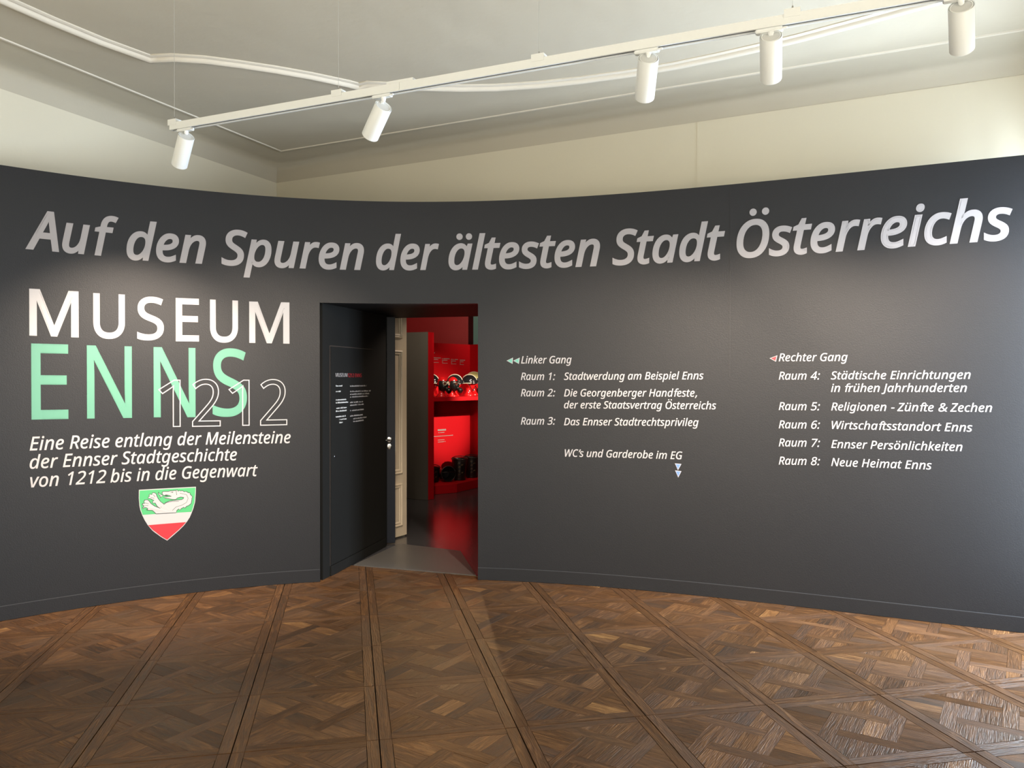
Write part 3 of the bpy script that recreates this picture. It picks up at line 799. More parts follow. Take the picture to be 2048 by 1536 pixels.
def glyph(ch, style, offset=0.0):
    """style: 'R' upright, 'I' italic, 'B' bold italic. returns verts, faces, advance (em)"""
    key = (ch, style, offset)
    if key in _cache: return _cache[key]
    base = {'ä': 'a', 'ö': 'o', 'ü': 'u', 'Ö': 'O', 'Ü': 'U', 'Ä': 'A'}.get(ch, ch)
    font, body, shear = F_TEXT, base, 0.0
    if style in 'IB':
        code = italic_code(base, style == 'B') if base != 'f' else None
        if code and F_MATH: font, body = F_MATH, code
        else: shear = SHEAR
        if not code and style == 'B': offset = offset + 0.016
    fk = font.name if font else ''
    if fk not in _bar:
        _bar[fk] = max(v[0] for v in eval_text('|', font, 0, 0)[0])
    adv = max(v[0] for v in eval_text(body + '|', font, 0, 0)[0]) - _bar[fk]
    if fk not in _capk: _capk[fk] = {}
    hk = italic_code('H', style == 'B') if (font is F_MATH and F_MATH) else 'H'
    if hk not in _capk[fk]: _capk[fk][hk] = 0.714 / max(v[1] for v in eval_text(hk, font, 0, 0)[0])
    kf = _capk[fk][hk]
    V, F, _ = eval_text(body, font, 0, 0)
    V = [(x * kf, y * kf) for x, y in V]; adv *= kf
    if offset: V, F = embolden(V, F, offset)
    V = [(x + shear * y, y) for x, y in V]
    # drop to zero origin row
    if ch in 'äöüÖÄÜ':
        xs = [v[0] for v in V]; up = ch in 'ÖÄÜ'
        ymax = max(v[1] for v in V); cy = ymax + (0.135 if up else 0.145)
        cx = (min(xs) + max(xs)) / 2 + (0.20 if up else 0.12) * (0 if style == 'R' else 0.55) + 0.02
        r = 0.054 + offset * 0.9; sp = 0.125 if up else 0.108
        for sx in (-sp, sp):
            b0 = len(V); n = 20
            V += [(cx + sx + r * math.cos(2 * PI * k / n), cy + r * math.sin(2 * PI * k / n)) for k in range(n)]
            F.append(tuple(range(b0, b0 + n)))
    _cache[key] = (V, F, adv)
    return _cache[key]
def mesh_letter(name, V, F, fmap, m, parent, th=0.0012, maxw=0.06):
    """flat outline -> thin solid laid on a surface through fmap(u, v, off)"""
    bm = bmesh.new(); vs = [bm.verts.new((x, y, 0)) for x, y in V]
    for f in F:
        try: bm.faces.new([vs[i] for i in f])
        except ValueError: pass
    bmesh.ops.remove_doubles(bm, verts=bm.verts[:], dist=1e-6)
    xs = [v.co.x for v in bm.verts]
    if xs and max(xs) - min(xs) > maxw:
        x = min(xs) + maxw
        while x < max(xs):
            bmesh.ops.bisect_plane(bm, geom=bm.verts[:] + bm.edges[:] + bm.faces[:], plane_co=(x, 0, 0), plane_no=(1, 0, 0))
            x += maxw
    r = bmesh.ops.extrude_face_region(bm, geom=bm.faces[:])
    for g_ in r['geom']:
        if isinstance(g_, bmesh.types.BMVert): g_.co.z = 1.0
    for v in bm.verts: v.co = fmap(v.co.x, v.co.y, v.co.z * th)
    if parent is not None: bm.transform(chain(parent).inverted())
    bmesh.ops.recalc_face_normals(bm, faces=bm.faces)
    me = bpy.data.meshes.new(name); bm.to_mesh(me); bm.free()
    return link(name, me, m, parent)
def line_layout(text, style, offset, track=0.0):
    x = 0.0; out = []
    for ch in text:
        if ch == ' ': 
            x += 0.26 + track; continue
        V, F, adv = glyph(ch, style, offset)
        out.append((ch, [(a + x, b) for a, b in V], F)); x += adv + track
    lo = min(v[0] for g_ in out for v in g_[1]); hi = max(v[0] for g_ in out for v in g_[1])
    return [(c, [((a - lo) / (hi - lo), b) for a, b in V], F) for c, V, F in out], hi - lo
def wall_text(text, s0, z0, s1, z1, cap, style, offset, m, parent, per_letter, name):
    glyphs, _ = line_layout(text, style, offset)
    k = cap / 0.714
    conv = lambda a, b: (s0 + a * (s1 - s0), z0 + a * (z1 - z0) + b * k)
    fm = lambda x, y, o_: on_partition(x, y, 0.0008 + o_)
    if per_letter:
        for ch, V, F in glyphs: mesh_letter(name, [conv(a, b) for a, b in V], F, fm, m, parent)
    else:
        VV = []; FF = []
        for ch, V, F in glyphs:
            b0 = len(VV); VV += [conv(a, b) for a, b in V]; FF += [tuple(i + b0 for i in f) for f in F]
        mesh_letter(name, VV, FF, fm, m, parent, maxw=0.12)

sign = {}
sign['headline'] = thing('headline_lettering', 'large warm grey italic headline about the oldest town, running across the top of the partition', 'lettering', on_partition(-0.1, 2.42))
sign['subtitle'] = thing('subtitle_lettering', 'three white italic lines about a journey through town history, above the shield', 'lettering', on_partition(-2.4, 1.0))
sign['left_dir'] = thing('room_directory_lettering', 'white italic directory of rooms one to three, right of the doorway', 'lettering', on_partition(0.9, 1.4))
sign['right_dir'] = thing('room_directory_lettering', 'white italic directory of rooms four to eight, far right of the partition', 'lettering', on_partition(2.6, 1.4))
for grp, st, text, s0, z0, s1, z1, cap in TEXT_ROWS:
    if st == 'H': wall_text(text, s0, z0, s1, z1, 0.247, 'I', HOFF, M['vinylg'], sign[grp], True, 'letter')
    else: wall_text(text, s0, z0, s1, z1, cap * 0.98, 'I', 0.010, M['vinylw'], sign[grp], True, 'letter')
title = thing('museum_title_lettering', 'large white upright capitals reading MUSEUM', 'lettering', on_partition(-2.5, 1.84))
town = thing('town_name_lettering', 'large mint green capitals reading ENNS below the white title', 'lettering', on_partition(-2.6, 1.29))
year = thing('outline_number_lettering', 'white outlined digits 1212 overlapping the mint green capitals', 'lettering', on_partition(-2.1, 1.24))
for st, ch, s0, s1, zb0, zb1, zt0, zt1 in GLYPH_BOXES:
    V, F, adv = glyph(ch, 'R', {'W': 0.014, 'G': 0.006, 'O': 0.0}[st])
    if st == 'O':
        # outline: band of constant width along the boundary loops of the glyph
        edges = {}
        for f in F:
            for i in range(len(f)):
                a, b = f[i], f[(i + 1) % len(f)]
                edges[(a, b)] = 1
        nxt = {}
        key = lambda i: (round(V[i][0], 5), round(V[i][1], 5))
        es = {}
        for a, b in edges: es[(key(a), key(b))] = 1
        bd = [e for e in es if (e[1], e[0]) not in es and e[0] != e[1]]
        for a, b in bd: nxt[a] = b
        x0, x1 = min(v[0] for v in V), max(v[0] for v in V); y0, y1 = min(v[1] for v in V), max(v[1] for v in V)
        def cv(p):
            u = (p[0] - x0) / (x1 - x0); w = (p[1] - y0) / (y1 - y0)
            s = s0 + u * (s1 - s0); zb = zb0 + u * (zb1 - zb0); zt = zt0 + u * (zt1 - zt0)
            return Vector((s, zb + w * (zt - zb)))
        bm = bmesh.new()
        todo = set(nxt)
        while todo:
            st_ = todo.pop(); loop = [st_]; c_ = nxt[st_]
            while c_ in todo: todo.discard(c_); loop.append(c_); c_ = nxt[c_]
            P = [cv(p) for p in loop]
            Q = [P[0]]
            for p in P[1:]:
                if (p - Q[-1]).length > 0.002: Q.append(p)
            P = Q; n = len(P); hw = 0.0034; inner = []; outer = []
            for i in range(n):
                t0 = (P[i] - P[i - 1]).normalized(); t1 = (P[(i + 1) % n] - P[i]).normalized()
                n0 = Vector((t0.y, -t0.x)); n1 = Vector((t1.y, -t1.x)); mm = (n0 + n1)
                mm = mm.normalized() if mm.length > 1e-4 else n0
                kk = hw / max(0.4, mm.dot(n0))
                inner.append(P[i] - mm * kk); outer.append(P[i] + mm * kk)
            for off in (0.0022,):
                vi = [bm.verts.new(on_partition(p.x, p.y, off)) for p in inner]; vo = [bm.verts.new(on_partition(p.x, p.y, off)) for p in outer]
                wi = [bm.verts.new(on_partition(p.x, p.y, off + 0.0012)) for p in inner]; wo = [bm.verts.new(on_partition(p.x, p.y, off + 0.0012)) for p in outer]
                for i in range(n):
                    j = (i + 1) % n
                    bm.faces.new((vi[i], vi[j], vo[j], vo[i])); bm.faces.new((wi[i], wi[j], wo[j], wo[i]))
                    bm.faces.new((vi[i], vi[j], wi[j], wi[i])); bm.faces.new((vo[i], vo[j], wo[j], wo[i]))
        mesh_obj('digit', bm, M['vinylw'], year)
        continue
    x0, x1 = min(v[0] for v in V), max(v[0] for v in V); y0, y1 = min(v[1] for v in V), max(v[1] for v in V)
    W = []
    for a, b in V:
        u = (a - x0) / (x1 - x0); w = (b - y0) / (y1 - y0)
        zb = zb0 + u * (zb1 - zb0); zt = zt0 + u * (zt1 - zt0)
        W.append((s0 + u * (s1 - s0), zb + w * (zt - zb)))
    mesh_letter('letter', W, F, lambda x, y, o_: on_partition(x, y, 0.0008 + o_), M['vinylw'] if st == 'W' else M['mint'], title if st == 'W' else town)

def wall_poly(name, pts, off, th, m, parent, sub=0.05):
    mesh_letter(name, pts, [tuple(range(len(pts)))], lambda x, y, o_: on_partition(x, y, off + o_), m, parent, th=th, maxw=sub)
AL = {'teal': ('teal', 'arrow_marker', ['teal triangle pointing left, outermost before the left corridor heading', 'teal triangle pointing left, touching the left corridor heading']),
      'blue': ('ltblue', 'arrow_marker', ['upper light blue triangle pointing down under the toilets line', 'lower light blue triangle pointing down under the toilets line']),
      'red': ('vred', 'arrow_marker', ['small red triangle pointing left beside the right corridor heading'])}
seen = {}
for colr, P in ARROWS:
    mk, nm, labs = AL[colr]; i = seen.get(colr, 0); seen[colr] = i + 1
    c_ = Vector((sum(p[0] for p in P) / 3, sum(p[1] for p in P) / 3))
    t = thing(nm, labs[i], 'arrow', on_partition(c_.x, c_.y), group='direction triangles on the partition')
    wall_poly('border', P, 0.0008, 0.001, M['vinylw'], t)
    wall_poly('triangle', [tuple(c_ + (Vector(p) - c_) * 0.74) for p in P], 0.0018, 0.0008, M[mk], t)

crest = thing('town_crest', 'green, white and red shield with a white fire-breathing panther, under the subtitle', 'coat of arms', on_partition(-2.58, 0.6))
wall_poly('shield_field', CREST['base'], 0.0008, 0.001, M['vinylw'], crest)
wall_poly('green_field', CREST['green'], 0.0018, 0.0004, M['cgreen'], crest)
wall_poly('red_field', CREST['red'], 0.0018, 0.0004, M['vred'], crest)
wall_poly('beast', CREST['beast'], 0.0022, 0.0004, M['vinylw'], crest, 0.2)
wall_poly('tongue', CREST['tongue'], 0.0022, 0.0004, M['vinylw'], crest, 0.2)
bm = bmesh.new()
def stroke(bm, pts, hw, off):
    P = [Vector(p) for p in pts]; L_ = []; R_ = []
    for i in range(len(P)):
        t = (P[min(i + 1, len(P) - 1)] - P[max(i - 1, 0)])
        t = t.normalized() if t.length > 1e-6 else Vector((1, 0)); n = Vector((-t.y, t.x)) * hw
        L_.append(bm.verts.new(on_partition(*(P[i] + n), off))); R_.append(bm.verts.new(on_partition(*(P[i] - n), off)))
    for i in range(len(P) - 1): bm.faces.new((L_[i], L_[i + 1], R_[i + 1], R_[i]))
stroke(bm, CREST['beast'] + CREST['beast'][:1], 0.0019, 0.0029); stroke(bm, CREST['tongue'] + CREST['tongue'][:1], 0.0014, 0.0029)
for l in CREST['lines']: stroke(bm, l, 0.0012, 0.0029)
mesh_obj('contour_line', bm, M['cblack'], crest)
for l in CREST['claws']: wall_poly('claw', l, 0.0027, 0.0003, M['cblack'], crest, 0.2)
wall_poly('eye', CREST['eye'], 0.0027, 0.0003, M['cblack'], crest, 0.2)

# small credits on the hatch
cred = lambda x, y, o_: jam(x, y, 0.0075 + o_)
def jam_text(text, t0, t1, z0, cap, m, name):
    glyphs, _ = line_layout(text, 'R', 0.0)
    k = cap / 0.714; VV = []; FF = []
    for ch, V, F in glyphs:
        b0 = len(VV); VV += [(t0 + a * (t1 - t0), z0 + b * k) for a, b in V]; FF += [tuple(i + b0 for i in f) for f in F]
    mesh_letter(name, VV, FF, cred, m, hatch, th=0.0006, maxw=5)
jam_text('MUSEUM', 0.271, 0.483, 1.557, 0.030, M['vinylw'], 'hatch_title')
jam_text('1212 ENNS', 0.494, 0.766, 1.555, 0.030, M['vred'], 'hatch_title')
rnd = random.Random(5)
for t0, t1, z in CREDIT_LINES:
    bm = bmesh.new(); x = t0; big = t0 > 0.5
    while x < t1 - 0.004:
        w = min(rnd.uniform(0.004, 0.008), t1 - x)
        if rnd.random() < 0.10: x += 0.008; continue
        h = rnd.choice((0.008, 0.008, 0.012)); 
        add_hex(bm, [jam(t, zz, o_) for zz in (z, z + h) for t, o_ in ((x, 0.0075), (x + w * 0.62, 0.0075), (x + w * 0.62, 0.0079), (x, 0.0079))])
        x += w
    if len(bm.verts): mesh_obj('credit_line', bm, M['vinylw'] if big else M['mgrey'], hatch)
    else: bm.free()

# ------------------------------------------------------------------ pendant track and spotlights
RZ = 2.91
RA = Vector((-1.8723, 4.3593, RZ)); RD = Vector((0.9144, -0.4048, 0)); RNM = Vector((RD.y, -RD.x, 0)); RL = 4.45
RNM = RNM if RNM.y < 0 else -RNM      # towards the viewer
RAX = RA + Vector((0, 0, 0)); TZ = 0.040
def rp(t, n, z): 
    p = RA + RD * t + RNM * n; return Vector((p.x, p.y, RZ + z))
track = thing('lighting_track', 'long white lighting track hung on thin wires below the ceiling', 'lighting track', rp(0, 0, 0))
def rbox(bm, t0, t1, n0, n1, z0, z1):
    add_hex(bm, [rp(t, n, z) for z in (z0, z1) for t, n in ((t0, n0), (t1, n0), (t1, n1), (t0, n1))])
JT = 1.47
for a, b in ((0, JT - 0.0007), (JT + 0.0007, RL)):
    bm = bmesh.new()
    rbox(bm, a, b, -0.0175, 0.0175, 0.030, TZ)
    rbox(bm, a, b, 0.0145, 0.0175, 0.004, 0.030); rbox(bm, a, b, -0.0175, -0.0145, 0.004, 0.030)
    rbox(bm, a, b, 0.0115, 0.0205, 0.0, 0.004); rbox(bm, a, b, -0.0205, -0.0115, 0.0, 0.004)
    mesh_obj('rail', bm, M['metalw'], track)
    bm = bmesh.new(); rbox(bm, a + 0.004, b - 0.001, -0.0145, 0.0145, 0.0080, 0.0298)
    mesh_obj('inner_channel', bm, M['track_in'], track)
    for n in (-0.0095, 0.0095):
        bm = bmesh.new(); rbox(bm, a + 0.01, b - 0.001, n - 0.0012, n + 0.0012, 0.0062, 0.0082); mesh_obj('conductor', bm, M['copper'], track)
bm = bmesh.new(); rbox(bm, -0.004, 0.0, -0.018, 0.018, 0.002, TZ + 0.001); mesh_obj('end_cap', bm, M['metalw'], track)
bm = bmesh.new(); rbox(bm, JT - 0.07, JT + 0.075, -0.019, 0.019, TZ, TZ + 0.012); mesh_obj('joint_cover', bm, M['metalw'], track)
for t in (0.015, 1.109, 2.177, 3.23, 4.3):
    bm = bmesh.new(); rbox(bm, t - 0.03, t + 0.03, -0.020, 0.020, TZ, TZ + 0.018); rbox(bm, t - 0.030, t + 0.030, 0.0178, 0.0200, 0.026, TZ)
    cl = mesh_obj('hanger_clip', bm, M['metalw'], track)
    bm = bmesh.new(); tube(bm, [rp(t, 0, TZ + 0.018), rp(t, 0, TZ + 0.034)], [0.005, 0.003], 8); mesh_obj('wire_grip', bm, M['steel'], cl, smooth=60)
    bm = bmesh.new(); tube(bm, [rp(t, 0, TZ + 0.034), Vector((*rp(t, 0, 0).xy, HC - 0.002))], 0.0009, 6)
    mesh_obj('suspension_wire', bm, M['wire'], cl)
SPOTS = [((-1.779, 4.318, 2.8677), (-0.453, 0.5815, -0.6758), 0.188, 'leftmost white cylinder spotlight, at the end of the track'),
         ((-0.6185, 3.8043, 2.8554), (-0.476, 0.6577, -0.5838), 0.182, 'white cylinder spotlight tilted to the left, beside the track joint'),
         ((0.5655, 3.2801, 2.8749), (0.0494, 0.8147, -0.5778), 0.188, 'white cylinder spotlight in the middle, slightly tilted'),
         ((1.0089, 3.0839, 2.882), (0.2571, 0.7778, -0.5735), 0.192, 'upright white cylinder spotlight, second from the right'),
         ((1.6011, 2.8217, 2.8738), (0.4186, 0.7029, -0.5751), 0.176, 'rightmost white cylinder spotlight, cut by the top edge of the photo')]
SR = 0.0425
for (pb, ax, Ls, lab), pw, dip, cone in zip(SPOTS, SPOT_POWER, SPOT_DIP, SPOT_CONE):
    pb = Vector(pb) ; ax = Vector(ax).normalized()
    t = thing('track_spotlight', lab, 'spotlight', pb, group='cylinder spotlights on the track')
    Mx = Matrix.Translation(pb) @ ax.to_track_quat('Z', 'Y').to_matrix().to_4x4()
    bm = bmesh.new()
    lathe(bm, [(SR - 0.003, 0.006), (SR - 0.003, 0.0), (SR - 0.0012, -0.0015), (SR, 0.001), (SR, Ls - 0.002), (SR - 0.002, Ls), (SR - 0.005, Ls), (SR - 0.006, Ls - 0.025), (SR - 0.006, 0.015), (SR - 0.003, 0.006)], 48, Mx)
    hs = mesh_obj('housing', bm, M['metalw'], t, smooth=35)
    bm = bmesh.new(); lathe(bm, [(0, 0.009), (SR - 0.0028, 0.009), (SR - 0.0028, 0.014), (0, 0.014)], 40, Mx); mesh_obj('shadow_ring', bm, M['track_in'], hs, smooth=35)
    bm = bmesh.new(); lathe(bm, [(0, 0.0015), (SR - 0.009, 0.0015), (SR - 0.009, -0.001), (SR - 0.006, -0.0015), (SR - 0.0048, 0.0), (SR - 0.0048, 0.009), (0, 0.009)], 40, Mx)
    bc = mesh_obj('back_cap', bm, M['metalw'], t, smooth=35)
    bm = bmesh.new(); lathe(bm, [(0, 0.0014), (SR - 0.0092, 0.0014), (SR - 0.0092, 0.0008), (0, 0.0006)], 40, Mx)
    mesh_obj('grille', bm, M['mgrey'], bc, smooth=35)
    bm = bmesh.new(); lathe(bm, [(0, Ls - 0.028), (SR - 0.0062, Ls - 0.028), (SR - 0.0062, Ls - 0.024), (0, Ls - 0.024)], 40, Mx)
    mesh_obj('lens', bm, M['lens'], hs, smooth=35)
    tr = (pb - RA).dot(RD) 
    # adapter in the track with its little lever, and the joint down to the head
    bm = bmesh.new(); rbox(bm, tr - 0.058, tr + 0.045, -0.0150, 0.0150, -0.014, 0.0); rbox(bm, tr - 0.05, tr + 0.03, -0.011, 0.011, 0.0, 0.01)
    bmesh.ops.bevel(bm, geom=bm.edges[:], offset=0.003, segments=2, affect='EDGES')
    ta = mesh_obj('track_adapter', bm, M['metalw'], t, smooth=40)
    bm = bmesh.new(); rbox(bm, tr + 0.043, tr + 0.062, 0.004, 0.014, -0.012, -0.004); bmesh.ops.bevel(bm, geom=bm.edges[:], offset=0.002, segments=1, affect='EDGES')
    mesh_obj('locking_lever', bm, M['metalw'], ta)
    bm = bmesh.new()
    top = rp(tr, 0, -0.014); up = Vector((0, 0, 1)); ep = (up - ax * up.dot(ax)).normalized()
    tube(bm, [top + Vector((0, 0, 0.002)), top + (pb - top) * 0.35 + Vector((0, 0, -0.001)), pb + ep * 0.028 + ax * -0.004, pb + ep * 0.02 + ax * 0.002], [0.013, 0.010, 0.009, 0.009], 12)
    mesh_obj('swivel_joint', bm, M['metalw'], t, smooth=50)
    l = bpy.data.lights.new('lamp_light', 'SPOT'); l.energy = pw; l.color = (1.0, 0.83, 0.67); l.spot_size = math.radians(cone); l.spot_blend = 1.0; l.shadow_soft_size = 0.025
    lo = bpy.data.objects.new('lamp_light', l); COL.objects.link(lo); lo.parent = t
    lo.matrix_local = t.matrix_basis.inverted() @ Matrix.Translation(pb + ax * (Ls - 0.012)) @ (-(ax + Vector((0, 0, -dip))).normalized()).to_track_quat('Z', 'Y').to_matrix().to_4x4()

# ------------------------------------------------------------------ showcase in the red room
CO = Vector((-1.071, 9.986, 0)); CU = Vector((0.655, 0.755, 0)).normalized(); CV = Vector((-CU.y, CU.x, 0))
def cs(t, d, z): 
    p = CO + CU * t + CV * d; return Vector((p.x, p.y, z))
def cbox(bm, t0, t1, d0, d1, z0, z1):
    add_hex(bm, [cs(t, d, z) for z in (z0, z1) for t, d in ((t0, d0), (t1, d0), (t1, d1), (t0, d1))])
case = thing('display_case', 'open red display case with grey outer side, seen through the doorway', 'display case', cs(0, 0, 0))
bm = bmesh.new(); cbox(bm, 0.012, 0.112, 0.0, 0.80, 0.0, 2.128); o = mesh_obj('side_panel', bm, M['redcase'], case)
bm = bmesh.new(); add_hex(bm, [Vector((x, y, z)) for z in (0.0, 2.130) for x, y in ((CO.x, CO.y), (-1.40, 10.14), (-1.48, 10.65), (CO.x + CU.x * 0.012, CO.y + CU.y * 0.012))])
o = mesh_obj('side_cladding', bm, M['greycase'], case); o['label'] = 'dull grey outer cladding'
bm = bmesh.new(); cbox(bm, 0.112, 1.95, 0.76, 0.80, 0.0, 2.04); mesh_obj('back_panel', bm, M['redcase'], case)
bm = bmesh.new(); cbox(bm, 1.56, 1.62, 0.0, 0.76, 0.0, 2.04); mesh_obj('side_panel', bm, M['redcase'], case)
bm = bmesh.new(); cbox(bm, 0.112, 1.56, 0.0, 0.758, 1.247, 1.298); mesh_obj('shelf', bm, M['redcase'], case)
bm = bmesh.new(); cbox(bm, 0.112, 1.50, 0.70, 0.758, 0.12, 1.04); mesh_obj('text_panel', bm, M['redcase'], case)
bm = bmesh.new()
P = [(-1.25, 10.955), (-0.806, 10.962), (-0.50, 12.05), (-0.7, 12.12), (-1.62, 11.0)]
P = [cs(0.114, 0.35, 0), Vector((-0.745, 10.64, 0)), cs(1.555, 0.36, 0), cs(1.555, 0.698, 0), cs(0.114, 0.698, 0)]
prism(bm, [(p.x, p.y) for p in P], 0.0, 0.115); mesh_obj('plinth', bm, M['redcase'], case)
def case_lines(t0, t1, z, h, d, name='caption_line'):
    bm = bmesh.new(); x = t0
    while x < t1 - 0.002:
        w = min(rnd.uniform(0.010, 0.022), t1 - x)
        if rnd.random() > 0.1:
            cbox(bm, x, x + w * 0.85, d - 0.001, d - 0.0001, z, z + h)
        x += w
    if len(bm.verts): mesh_obj(name, bm, M['vinylw'], case)
    else: bm.free()
for i, (t0, t1) in enumerate(((0.80, 0.965), (0.99, 1.14), (1.17, 1.31), (1.348, 1.458))):
    if i == 0: case_lines(0.835, 0.85, 1.895, 0.012, 0.76)
    zz = 1.825 - i * 0.008; w_ = t1 - t0
    case_lines(t0, t1, zz, 0.011, 0.76); case_lines(t0, t0 + w_ * .7, zz - 0.022, 0.009, 0.76)
    case_lines(t0, t0 + 0.02, zz - 0.036, 0.005, 0.76); case_lines(t0, t0 + 0.02, zz - 0.048, 0.005, 0.76); case_lines(t0, t0 + w_ * .75, zz - 0.062, 0.006, 0.76)
case_lines(0.83, 1.01, 0.800, 0.024, 0.70, 'panel_heading'); case_lines(0.86, 0.98, 0.771, 0.009, 0.70)
case_lines(0.77, 1.15, 0.722, 0.009, 0.70); case_lines(0.85, 0.985, 0.668, 0.009, 0.70); case_lines(0.85, 1.0, 0.640, 0.009, 0.70)

def ico_obj(bm, c, r, sc_=(1, 1, 1), rot=None, sub=3):
    res = bmesh.ops.create_icosphere(bm, subdivisions=sub, radius=r)
    Mm = Matrix.Translation(c) @ (rot if rot else Matrix.Identity(4)) @ Matrix.Diagonal((*sc_, 1))
    bmesh.ops.transform(bm, matrix=Mm, verts=res['verts']); return res['verts']
SZ = 1.2985
def head_frame(t, d, yaw):
    """x forward (face), z up, origin on the shelf"""
    return Matrix.Translation(cs(t, d, SZ)) @ Matrix.Rotation(yaw, 4, 'Z')
def make_head(t, d, yaw, label, s=0.87):
    F4 = head_frame(t, d, yaw) @ Matrix.Scale(s, 4)
    r = thing('mannequin_head', label, 'mannequin head', cs(t, d, SZ), group='red mannequin heads on the shelf')
    bm = bmesh.new()
    bmesh.ops.create_uvsphere(bm, u_segments=28, v_segments=20, radius=1.0)
    for v in bm.verts:
        x, y, z = v.co
        sx = 0.098 if x > 0 else 0.092
        X, Y, Z = x * sx, y * 0.074, z * 0.118
        if z < 0:                                      # narrow to jaw and chin
            k_ = 1 - 0.42 * (-z) ** 1.4; Y *= k_; X = X * (1 - 0.22 * (-z)) + (0.012 * -z if x > 0 else 0.025 * -z)
        if x > 0.3 and abs(y) < 0.75:
            fz = Z
            X += 0.020 * math.exp(-((Y / 0.013) ** 2) - (((fz + 0.018) / 0.018) ** 2))      # nose
            X -= 0.009 * math.exp(-(((abs(Y) - 0.030) / 0.016) ** 2) - (((fz - 0.012) / 0.014) ** 2))  # sockets
            X += 0.007 * math.exp(-((Y / 0.024) ** 2) - (((fz + 0.055) / 0.009) ** 2))      # lips
            X += 0.008 * math.exp(-((Y / 0.022) ** 2) - (((fz + 0.092) / 0.014) ** 2))      # chin
        v.co = (X, Y, Z + 0.205)
    lathe(bm, [(0, 0), (0.085, 0), (0.088, 0.012), (0.070, 0.035), (0.052, 0.06), (0.050, 0.12), (0.052, 0.15), (0, 0.16)], 24, Matrix.Translation((-0.012, 0, 0)))
    for sy in (-1, 1):
        ico_obj(bm, (-0.005, sy * 0.073, 0.200), 0.02, (0.8, 0.35, 1.4), sub=2)
    bm.transform(F4)
    mesh_obj('head', bm, M['headred'], r, smooth=60)
    return F4
def make_mask(F4, label, chrome=False):
    t = thing('gas_mask', label, 'gas mask', F4 @ Vector((0.05, 0, 0.2)), group='gas masks worn by the red heads')
    bm = bmesh.new(); bmesh.ops.create_uvsphere(bm, u_segments=26, v_segments=18, radius=1.0)
    bmesh.ops.delete(bm, geom=[v for v in bm.verts if v.co.x < -0.15], context='VERTS')
    for v in bm.verts: v.co = (v.co.x * 0.112 + 0.006, v.co.y * 0.084, v.co.z * 0.108 + 0.192 - 0.012 * v.co.x)
    bm.transform(F4); mesh_obj('facepiece', bm, M['rubber'], t, smooth=60)
    for sy in (-1, 1):
        c = Vector((0.098, sy * 0.038, 0.215)); d_ = Vector((0.9, sy * 0.45, 0)).normalized()
        Mq = F4 @ Matrix.Translation(c) @ d_.to_track_quat('Z', 'Y').to_matrix().to_4x4()
        bm = bmesh.new(); lathe(bm, [(0.024, -0.01), (0.030, -0.008), (0.031, 0.014), (0.027, 0.017), (0.024, 0.012), (0.024, -0.01)], 22, Mq)
        er = mesh_obj('eyepiece_ring', bm, M['helmwhite'] if chrome else M['steel'], t, smooth=50)
        bm = bmesh.new(); lathe(bm, [(0, 0.012), (0.015, 0.011), (0.0245, 0.008), (0.0245, 0.0), (0, 0.0)], 22, Mq); mesh_obj('eye_lens', bm, M['glass'], er, smooth=50)
    dd = Vector((0.80, 0.0, -0.60)).normalized(); Mq = F4 @ Matrix.Translation((0.098, 0, 0.142)) @ dd.to_track_quat('Z', 'Y').to_matrix().to_4x4()
    bm = bmesh.new(); lathe(bm, [(0, 0), (0.026, 0), (0.028, 0.02), (0.022, 0.03), (0.024, 0.036), (0.040, 0.04), (0.042, 0.046), (0.042, 0.090), (0.038, 0.096), (0, 0.096)], 26, Mq)
    mesh_obj('filter_canister', bm, M['rubber'], t, smooth=40)
    bm = bmesh.new()
    for z in (0.165, 0.235):
        pts = [Vector((0.02 * math.cos(a) * 0 + 0.102 * math.cos(a) - 0.0, 0.088 * math.sin(a), z + 0.02 * (1 - math.cos(a)) * 0.5)) for a in np.linspace(PI * 0.48, PI * 1.52, 14)]
        tube(bm, [F4 @ p for p in pts], 0.005, 6)
    mesh_obj('head_strap', bm, M['rubber'], t, smooth=50)
